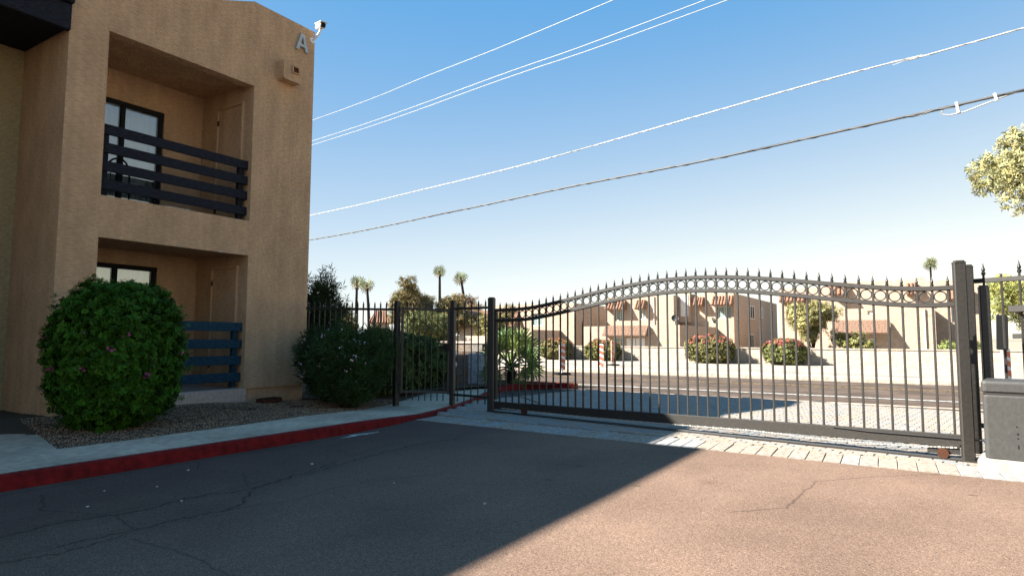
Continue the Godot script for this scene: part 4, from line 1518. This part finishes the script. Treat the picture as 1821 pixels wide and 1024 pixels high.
	obj("shingle", s, M.tile, rf2).set_meta("kind", "stuff")
	w = thing("far_garden_wall", "pale distant wall below the palm trees on the left", "wall")
	s = stt()
	box(s, Vector3(-60, -0.6, -36.3), Vector3(-25, 1.35, -36.0))
	obj("wall", s, M.fence_wall, w)

# ---------------------------------------------------------------- plants close by
func garden() -> void:
	rng.seed = 303
	var small := sprig(11, 9, 0.05, 0.042, 0.030, 0.35)
	var t := bush("bougainvillea_bush", "large clipped round green bush with few magenta flowers by entrance", "bush", Vector3(-8.19, 0.11, -4.0), Vector3(0.66, 0.86, 0.66), 13000, [0.027, 0.080, 0.006], small, 2.7)
	var ps := stt()
	for i in 5:
		var a := TAU * i / 5
		leaf(ps, Vector3.ZERO, Vector3(cos(a), 0.35, sin(a)).normalized(), UP, 0.016, 0.013)
	var petal := ps.commit()
	var ts := []
	var cs := []
	for i in 13:
		var d := (Vector3(0.75, 0.25, 0.55) + rdir() * 0.95).normalized()
		d.y = maxf(d.y, -0.3)
		var e := pow(pow(absf(d.x), 2.7) + pow(absf(d.y), 2.7) + pow(absf(d.z), 2.7), -1.0 / 2.7)
		var p := Vector3(0, 0.88, 0) + d * e * 0.715
		for k in rng.randi_range(1, 7):
			ts.append(facing(d + rdir() * 0.5, p + rdir() * 0.035, rng.randf_range(0.7, 1.3), rng.randf() * TAU))
			cs.append(tint([0.24, 0.02, 0.12], 0.3))
	copies("blossom", petal, M.petal, ts, cs, t)
	var long_leaf := sprig(12, 10, 0.13, 0.13, 0.02, 0.75)
	t = oleander("tall_oleander", "tall dark oleander rising beside the building corner", Vector3(-10.2, 0.1, -8.95), 2.45, 0.42, 1300, [0.030, 0.052, 0.020], long_leaf, petal, 40, 61)
	t = oleander("flowering_oleander", "oleander bush with pale pink flowers in front of the fence", Vector3(-7.95, 0.08, -7.55), 1.22, 0.62, 2300, [0.034, 0.066, 0.022], long_leaf, petal, 150, 62)
	t = oleander("flowering_oleander", "oleander with white blossoms against the brown building corner", Vector3(-8.85, 0.1, -7.95), 1.15, 0.5, 1300, [0.028, 0.052, 0.020], long_leaf, petal, 70, 63)
	var mid := sprig(13, 9, 0.08, 0.06, 0.035, 0.4)
	bush("hedge_bush", "dense green bush behind the walk gate", "bush", Vector3(-9.2, 0.06, -9.6), Vector3(0.75, 0.62, 0.8), 4200, [0.05, 0.085, 0.018], mid, 2.8)
	bush("hedge_bush", "dark green bush between walk gate and block wall", "bush", Vector3(-9.75, 0.06, -11.3), Vector3(0.75, 0.56, 0.75), 3200, [0.045, 0.075, 0.018], mid, 2.8)
	# fan palm
	var fp := thing("fan_palm", "young fan palm with stiff spreading leaves behind the gate's left end", "palm tree", at(-8.55, 0.09, -13.45))
	var s := stt()
	tube(s, [Vector3(0, -0.1, 0), Vector3(0.02, 0.25, 0), Vector3(0, 0.45, 0)], [0.13, 0.11, 0.07], 10)
	for i in 26:
		var a := i * 2.4
		var y := 0.02 + i * 0.016
		bar(s, Vector3(cos(a) * 0.09, y, sin(a) * 0.09), Vector3(cos(a) * 0.17, y + 0.11, sin(a) * 0.17), 0.035, 0.012)
	obj("trunk", s, M.palm_trunk, fp)
	var fm := fan_mesh(0.55, 0.52, 18, 0.05)
	var mats := []
	for c in [[0.055, 0.095, 0.016], [0.035, 0.072, 0.014], [0.085, 0.11, 0.022]]:
		var m := mat(lin(c[0], c[1], c[2]), 0.5)
		m.backlight_enabled = true
		m.backlight = Color(0.25, 0.28, 0.14)
		m.metallic_specular = 0.3
		mats.append(m)
	for i in 22:
		var k := i / 21.0
		var el := lerpf(1.4, -0.35, k) + rng.randf_range(-0.15, 0.15)
		var a := i * 2.399 + 0.4
		var d := Vector3(cos(a) * cos(el), sin(el), sin(a) * cos(el))
		obj("frond", fm, mats[i % 3], fp, facing(d, Vector3(0, 0.42, 0) + d * 0.05, rng.randf_range(0.8, 1.1), rng.randf_range(-0.5, 0.5)))
	# clipped bushes in front of the low wall across the street
	var spots := [[Vector3(-15.58, 0.12, -28.8), Vector3(0.78, 0.50, 0.65), "round olive bush left of the others, touched with red", [0.16, 0.14, 0.055]], [Vector3(-12.98, 0.12, -28.8), Vector3(0.84, 0.47, 0.65), "round olive bush behind the orange vertical panels", [0.15, 0.145, 0.055]], [Vector3(-7.84, 0.12, -28.8), Vector3(1.03, 0.60, 0.75), "largest round bush with magenta top, below the tiled window awning", [0.15, 0.14, 0.055]], [Vector3(-4.73, 0.12, -28.8), Vector3(0.82, 0.52, 0.68), "rightmost round bush with a bright magenta top", [0.13, 0.14, 0.05]]]
	var far_leaf := sprig(14, 9, 0.07, 0.07, 0.05, 0.4)
	for i in 4:
		var q: Array = spots[i]
		bush("flowering_bush", q[2], "bush", q[0], q[1], 3200, q[3], far_leaf, 2.5, [0.28, 0.085, 0.07] if i > 1 else [0.27, 0.12, 0.06], 1.0, "round bushes along the cream wall")

func oleander(called: String, label: String, p: Vector3, h: float, r: float, n: int, col: Array, mesh: Mesh, petal: Mesh, flowers: int, seed_: int) -> Node3D:
	rng.seed = seed_
	var t := thing(called, label, "oleander", at(p.x, p.y, p.z))
	var s := stt()
	var stems := []
	for i in 34:
		var a := rng.randf() * TAU
		var k := sqrt(rng.randf())
		var top := Vector3(cos(a) * r * k, h * rng.randf_range(0.82, 1.06) * (1.0 - 0.28 * k * k), sin(a) * r * k)
		var b := Vector3(cos(a) * 0.12 * k, -0.05, sin(a) * 0.12 * k)
		var m := b.lerp(top, 0.5) + Vector3(cos(a), 0, sin(a)) * r * 0.22 * k
		tube(s, [b, m, top], [0.014, 0.010, 0.004], 5)
		stems.append([b, m, top])
	obj("stem", s, M.bark, t)
	var ts := []
	var cs := []
	for i in n:
		var st: Array = stems[i % 34]
		var k := pow(rng.randf(), 0.6)
		var q: Vector3 = st[0].lerp(st[1], k * 2) if k < 0.5 else st[1].lerp(st[2], k * 2 - 1)
		var d: Vector3 = (st[2] - st[0]).normalized()
		q += rdir() * 0.14
		q.y = maxf(q.y, 0.06)
		ts.append(facing(d + rdir() * 0.75, q, rng.randf_range(0.8, 1.25), rng.randf() * TAU))
		cs.append(tint(col, 0.3))
	copies("foliage", mesh, M.leaf, ts, cs, t)
	ts = []
	cs = []
	for i in flowers:
		var st: Array = stems[rng.randi() % 34]
		var q: Vector3 = st[1].lerp(st[2], rng.randf_range(0.35, 1.12)) + rdir() * 0.15
		q += Vector3(0.5, 0.2, 0.5) * 0.12
		for k in rng.randi_range(1, 4):
			ts.append(facing(rdir() + Vector3(0.6, 0.7, 0.6), q + rdir() * 0.03, rng.randf_range(0.7, 1.2), rng.randf() * TAU))
			cs.append(tint([0.62, 0.42, 0.52] if rng.randf() < 0.6 else [0.75, 0.70, 0.70], 0.15))
	copies("blossom", petal, M.petal, ts, cs, t)
	return t

# ---------------------------------------------------------------- trees and palms far off
func far_things() -> void:
	tree("olive_tree", "tall pale mesquite tree between the two pairs of palms", Vector3(-36.4, -0.5, -41.2), 6.7, 2.1, 0.16, [0.17, 0.135, 0.06], 2600, 1.5, 71)
	tree("olive_tree", "low spreading tree right of the tallest mesquite crown", Vector3(-33.2, -0.5, -43.0), 4.8, 1.9, 0.13, [0.18, 0.14, 0.06], 2200, 1.5, 72)
	tree("olive_tree", "brownish tree crown beside the right pair of palms", Vector3(-35.0, -0.5, -47.5), 5.7, 2.0, 0.13, [0.20, 0.135, 0.08], 1500, 1.5, 73)
	tree("olive_tree", "green bushy tree behind the walk gate pickets", Vector3(-29.5, -0.5, -35.2), 3.3, 1.9, 0.1, [0.11, 0.12, 0.045], 2200, 1.2, 74, "", 0.2)
	tree("olive_tree", "small green tree left of the white house with tile roof", Vector3(-45.5, -0.5, -42.2), 4.2, 1.7, 0.1, [0.13, 0.125, 0.045], 1500, 1.4, 75, "", 0.2)
	tree("olive_tree", "low pale shrub tree beside the distant brick gable", Vector3(-27.5, -0.5, -41.0), 3.9, 1.5, 0.1, [0.17, 0.15, 0.06], 1300, 1.3, 76, "", 0.2)
	tree("street_tree", "pale olive tree in front of the brown awning house", Vector3(-3.95, -0.3, -31.2), 3.15, 1.0, 0.05, [0.27, 0.24, 0.10], 2400, 0.75, 77)
	tree("street_tree", "low spreading shrub under the long brown awning", Vector3(-2.35, -0.3, -31.6), 1.75, 0.95, 0.04, [0.23, 0.22, 0.08], 1300, 0.65, 78)
	tree("street_tree", "big pale green tree entering at the upper right edge", Vector3(5.5, -0.2, -30.2), 8.8, 3.3, 0.2, [0.26, 0.24, 0.11], 7500, 1.1, 79, "", 0.45)
	tree("street_tree", "leafy green tree behind the fence at the right edge", Vector3(3.9, -0.2, -31.5), 4.3, 1.7, 0.09, [0.25, 0.25, 0.08], 4200, 0.8, 80, "", 0.18)
	tree("street_tree", "small rounded shrub on the wall left of the gate post", Vector3(1.5, -0.3, -33.0), 1.5, 0.7, 0.04, [0.17, 0.19, 0.06], 900, 0.65, 81, "", 0.2)
	var g := "tall palms far behind the houses"
	palm("tall_palm", "left and taller palm of the pair at left", Vector3(-64.8, -0.5, -62.4), 9.3, 0.2, 1.5, Vector2(0.1, 0), 82, g)
	palm("tall_palm", "right and slightly leaning palm of the pair at left", Vector3(-59.7, -0.5, -59.9), 8.4, 0.2, 1.4, Vector2(-0.6, 0), 83, g)
	palm("tall_palm", "tallest palm, left one of the middle pair", Vector3(-59.5, -0.5, -74.0), 11.5, 0.22, 1.5, Vector2(-0.1, 0), 84, g)
	palm("tall_palm", "leaning palm, right one of the middle pair", Vector3(-50.0, -0.5, -68.0), 9.7, 0.2, 1.45, Vector2(-1.2, 0), 85, g)
	palm("tall_palm", "palm standing above the gate near the right gate post", Vector3(1.6, -0.5, -90.0), 10.6, 0.13, 1.2, Vector2(0.0, 0), 86, g)
	palm("tall_palm", "shorter palm just left of the one above the gate", Vector3(0.2, -0.5, -98.0), 9.0, 0.13, 1.1, Vector2(0.3, 0), 87, g)
	palm("tall_palm", "short small palm seen low beside the tall oleander", Vector3(-44.0, -0.5, -41.2), 4.1, 0.12, 0.8, Vector2(0, 0), 88, g)
	palm("tall_palm", "palm head peeping over the roofs by the right gate post", Vector3(1.3, -0.5, -80.0), 6.9, 0.2, 1.3, Vector2(0, 0), 89, g)

# ---------------------------------------------------------------- overhead lines
func cable(label: String, pts: Array, r: float, m: Material, wrap := 0.0, lash: Material = M.wire_pale) -> Node3D:
	var a: Vector3 = pts[0]
	var b: Vector3 = pts[pts.size() - 1]
	var d := (b - a)
	var ext_a := a - d.normalized() * 25.0
	var ext_b := b + d.normalized() * 25.0
	var all := [ext_a + UP * 0.8] + pts + [ext_b + UP * 0.6]
	var t := thing("overhead_cable", label, "cable")
	var c := Curve3D.new()
	for i in all.size():
		var tg: Vector3 = (all[mini(i + 1, all.size() - 1)] - all[maxi(i - 1, 0)]) / 6.0
		c.add_point(all[i], -tg, tg)
	var n := 90
	var path := []
	for i in n + 1:
		path.append(c.sample_baked(c.get_baked_length() * i / n, true))
	var s := stt()
	tube(s, path, r, 6)
	obj("core", s, m, t)
	if wrap > 0:
		s = stt()
		var hp := []
		var L := c.get_baked_length()
		var k := 0.0
		while k < L:
			var p := c.sample_baked(k)
			var an := k * TAU / wrap
			hp.append(p + Vector3(0, cos(an), sin(an)) * r * 1.15)
			k += wrap / 7.0
		tube(s, hp, r * 0.26, 4)
		obj("lashing", s, lash, t)
	return t

func cables() -> void:
	cable("single highest thin power line crossing the sky", [Vector3(-19.24, 9.5, -16.11), Vector3(-12.63, 9.45, -15.105), Vector3(-6.02, 9.5, -14.1)], 0.008, M.wire_pale)
	cable("upper wire of the close parallel pair", [Vector3(-19.05, 8.62, -15.98), Vector3(-9.42, 8.57, -14.52), Vector3(-3.66, 8.6, -13.64)], 0.008, M.wire_pale)
	cable("lower wire of the close parallel pair", [Vector3(-19.39, 8.6, -16.27), Vector3(-9.62, 8.58, -14.84), Vector3(-3.24, 8.6, -13.9)], 0.008, M.wire_pale)
	cable("pale twisted service cable above the thick dark one", [Vector3(-24.29, 7.0, -20.3), Vector3(-15.52, 6.85, -18.47), Vector3(-10.17, 6.82, -17.35), Vector3(-5.24, 6.92, -16.32), Vector3(-1.75, 7.0, -15.59), Vector3(0.39, 7.0, -15.15), Vector3(1.89, 7.0, -14.83)], 0.015, M.wire_pale, 0.8)
	cable("thick dark lashed cable, lowest across the sky", [Vector3(-25.36, 6.0, -21.1), Vector3(-14.75, 5.93, -18.88), Vector3(-9.37, 5.95, -17.76), Vector3(-4.64, 5.9, -16.77), Vector3(-1.85, 5.93, -16.18), Vector3(0.74, 5.97, -15.64), Vector3(1.91, 6.0, -15.39)], 0.028, M.wire, 1.1, M.wire_mid)
	# hardware near the right edge
	var a := Vector3(0.74, 5.97, -15.64)
	var d := Vector3(1.17, 0.03, 0.25).normalized()
	var t := thing("cable_bracket", "pale tap wire held below the dark cable by two clips", "cable clamp")
	var s := stt()
	tube(s, [a - d * 0.1, a - d * 0.16 - UP * 0.1, a - d * 0.02 - UP * 0.17, a + d * 0.25 - UP * 0.17, a + d * 0.6 - UP * 0.1, a + d * 0.95 - UP * 0.03, a + d * 1.2], 0.014, 6)
	obj("tap_wire", s, M.wire_pale, t)
	for k in [0.12, 0.75]:
		s = stt()
		bar(s, a + d * k + UP * 0.06, a + d * (k + 0.03) - UP * (0.17 if k < 0.5 else 0.09), 0.07, 0.05, d)
		obj("clip", s, M.white if k > 0.5 else M.frame, t)
	t = thing("cable_loop", "loose dark loop of cable hanging at the right edge", "cable loop")
	s = stt()
	var lp := []
	var e := a + d * 1.55
	for i in 17:
		var an := TAU * i / 16
		lp.append(e + d * (0.26 - cos(an) * 0.30) + UP * sin(an) * 0.14)
	tube(s, lp, 0.014, 6)
	obj("loop", s, M.wire, t)
	s = stt()
	lathe(s, [Vector2(0, 0), Vector2(0.05, 0), Vector2(0.05, 0.1), Vector2(0, 0.1)], 8, facing(d, a + d * 1.22, 1.0, 0))
	obj("clamp", s, M.rust, t)

# ---------------------------------------------------------------- small things
func small_things() -> void:
	# concrete block wall behind the walk gate
	rng.seed = 500
	var w := thing("block_wall", "low grey brown concrete block wall behind the walk gate", "wall", at(-14.4, 0.05, -13.15, 0.0))
	var s := stt()
	box(s, Vector3(0.01, -0.2, -0.17), Vector3(5.28, 1.06, -0.02))
	obj("mortar", s, M.pave_base, w)
	var bl := []
	for v in 5:
		var bs := stt()
		prism(bs, cham(0.39, 0.19, 0.008), Transform3D(Basis(), Vector3(0, 0, -0.19)), 0.19)
		var c := tint([0.25, 0.20, 0.16], 0.16)
		bl.append([bs.commit(), tri(mat(Color(c.r, c.g, c.b).linear_to_srgb(), 0.95), noise_tex(70 + v, 0.05, 0.75, 1.0, 128, 4), Vector3(2, 2, 2))])
	for r in 5:
		for c in 13:
			var x := 0.2 + c * 0.4 + (0.2 if r % 2 else 0.0)
			if x > 5.1:
				continue
			var v: Array = bl[rng.randi() % 5]
			obj("block", v[0], v[1], w, at(x, 0.1 + r * 0.2, rng.randf_range(-0.003, 0.003)))
	s = stt()
	bar(s, Vector3(0, 1.035, -0.095), Vector3(5.3, 1.035, -0.095), 0.24, 0.06)
	obj("coping", s, M.slab, w)
	for x in [2.55, 3.0]:
		s = stt()
		prism(s, cham(0.18, 0.30, 0.015), Transform3D(Basis(Vector3(1, 0, 0), Vector3(0, 0, -1), UP), Vector3(x, 0, 0.09)), 1.14)
		obj("pier", s, M.house, w)
	# hydrant like pedestal
	var h := thing("fire_hydrant", "tan standpipe with white domed cap beside the sidewalk", "hydrant", at(-9.55, 0.06, -12.35))
	s = stt()
	lathe(s, [Vector2(0.11, 0), Vector2(0.11, 0.05), Vector2(0.075, 0.06), Vector2(0.072, 0.62), Vector2(0.10, 0.64), Vector2(0.10, 0.72), Vector2(0.07, 0.73)], 14)
	obj("body", s, tri(mat(lin(0.42, 0.33, 0.22), 0.7), noise_tex(80, 0.05, 0.7, 1.0, 128, 4), Vector3(3, 3, 3)), h)
	s = stt()
	lathe(s, [Vector2(0.135, 0.73), Vector2(0.135, 0.76), Vector2(0.115, 0.82), Vector2(0.075, 0.88), Vector2(0.03, 0.905), Vector2(0.03, 0.94), Vector2(0, 0.945)], 14)
	obj("cap", s, M.white, h)
	s = stt()
	for a in [0.3, 2.2]:
		lathe(s, [Vector2(0.05, 0.0), Vector2(0.05, 0.14), Vector2(0, 0.14)], 10, Transform3D(Basis(UP, a) * Basis(Vector3(0, 0, 1), -PI / 2), Vector3(0, 0.5, 0)))
	obj("outlet", s, M.white, h)
	var cb := thing("utility_cabinet", "blue grey utility cabinet in front of the block wall", "utility box", at(-9.2, 0.04, -12.95, 0.12))
	s = stt()
	var cm := tri(mat(lin(0.30, 0.36, 0.42), 0.6), noise_tex(81, 0.03, 0.75, 1.0, 128, 4), Vector3(2, 2, 2))
	rounded_box(s, Vector3(-0.19, 0, -0.15), Vector3(0.19, 0.78, 0.15), 0.02)
	obj("body", s, cm, cb)
	s = stt()
	box(s, Vector3(-0.16, 0.06, 0.151), Vector3(0.16, 0.72, 0.160))
	obj("door", s, cm, cb)
	# sign board at the right
	var sg := thing("sign_board", "bare grey board on a thin pole beyond the right fence", "sign", at(1.19, 0, -14.1, 0.9))
	s = stt()
	tube(s, [Vector3(0.1, -0.1, 0.0), Vector3(0.1, 1.65, 0.0)], 0.018, 8)
	obj("pole", s, M.frame, sg)
	s = stt()
	prism(s, cham(0.30, 0.62, 0.03), Transform3D(Basis(Vector3(0, 0, 1), -0.06), Vector3(0.08, 1.33, 0.02)), 0.012)
	obj("board", s, M.box_grey, sg)
	# valve box at the foot of the wall, twig, chips
	var vb := thing("valve_box", "small dark drain box lying at the foot of the brown wall", "drain box", at(-9.2, 0.135, -6.95, 0.15))
	s = stt()
	prism(s, cham(0.2, 0.42, 0.02), Transform3D(Basis(Vector3(1, 0, 0), Vector3(0, 0, -1), UP), Vector3(0, -0.05, 0)), 0.10)
	obj("body", s, M.rust, vb)
	s = stt()
	for i in 4:
		bar(s, Vector3(-0.06 + i * 0.04, 0.055, -0.18), Vector3(-0.06 + i * 0.04, 0.055, 0.18), 0.016, 0.008)
	obj("grate", s, M.black, vb)
	rng.seed = 511
	for i in 2:
		var q: Vector3 = [Vector3(-8.3, 0.135, -5.95), Vector3(-8.05, 0.135, -6.55)][i]
		var tw := thing("twig", ["curled dry leaf litter on the gravel near the sidewalk", "short dry twig on the gravel nearer the oleander"][i], "twig", Transform3D(Basis(), q))
		s = stt()
		var pp := []
		for k in 6:
			pp.append(Vector3(rng.randf_range(-0.02, 0.02), 0.01 + 0.01 * (k % 2), (k - 3) * (0.035 if i == 0 else 0.06)))
		tube(s, pp, [0.002, 0.006, 0.008, 0.007, 0.005, 0.002], 5)
		for k in 3:
			leaf(s, pp[k + 1], rdir(), UP, 0.05, 0.02)
		obj("stem", s, M.bark, tw)
	for i in 9:
		var q: Vector3 = [Vector3(-5.85, 0.004, -6.05), Vector3(-3.7, 0.004, -4.03), Vector3(-5.4, 0.004, -2.6), Vector3(-5.0, 0.004, -2.3), Vector3(-5.2, 0.004, -2.9), Vector3(-4.6, 0.004, -2.75), Vector3(-2.7, 0.004, -3.9), Vector3(-4.9, 0.004, -4.2), Vector3(-5.6, 0.004, -3.4)][i]
		s = stt()
		var r := rng.randf_range(0.008, 0.016)
		lathe(s, [Vector2(0, -r * 0.4), Vector2(r, -r * 0.1), Vector2(r * 0.8, r * 0.5), Vector2(0, r * 0.6)], 5, Transform3D(Basis(UP, rng.randf() * 6), q))
		var o := obj("stone_chip", s, M.slab)
		tag(o, ["pale stone chip beside the white paint mark at the kerb", "lone pale stone chip in the middle of the shaded asphalt", "pale stone chip between kerb and the dark crack, second from left", "pale stone chip lying right beside the dark crack", "pale stone chip farther along between kerb and crack", "pale stone chip just past the fork of the crack", "pale stone chip near the edge of the building shadow", "pale stone chip by the far end of the long crack", "pale stone chip close below the red kerb"][i], "stone", "stone chips on the asphalt")
	# patch of white paint by the kerb
	s = stt()
	var c2 := Vector3(-5.88, 0.004, -5.75)
	var n := 14
	for k in n:
		var a0 := TAU * k / n
		var a1 := TAU * (k + 1) / n
		var r0 := 0.10 + 0.04 * sin(a0 * 3)
		var r1 := 0.10 + 0.04 * sin(a1 * 3)
		tri3(s, c2, c2 + Vector3(sin(a0) * r0 * 0.5, 0, cos(a0) * r0 * 2.6), c2 + Vector3(sin(a1) * r1 * 0.5, 0, cos(a1) * r1 * 2.6))
	struct("paint_mark", s, M.paint_white)
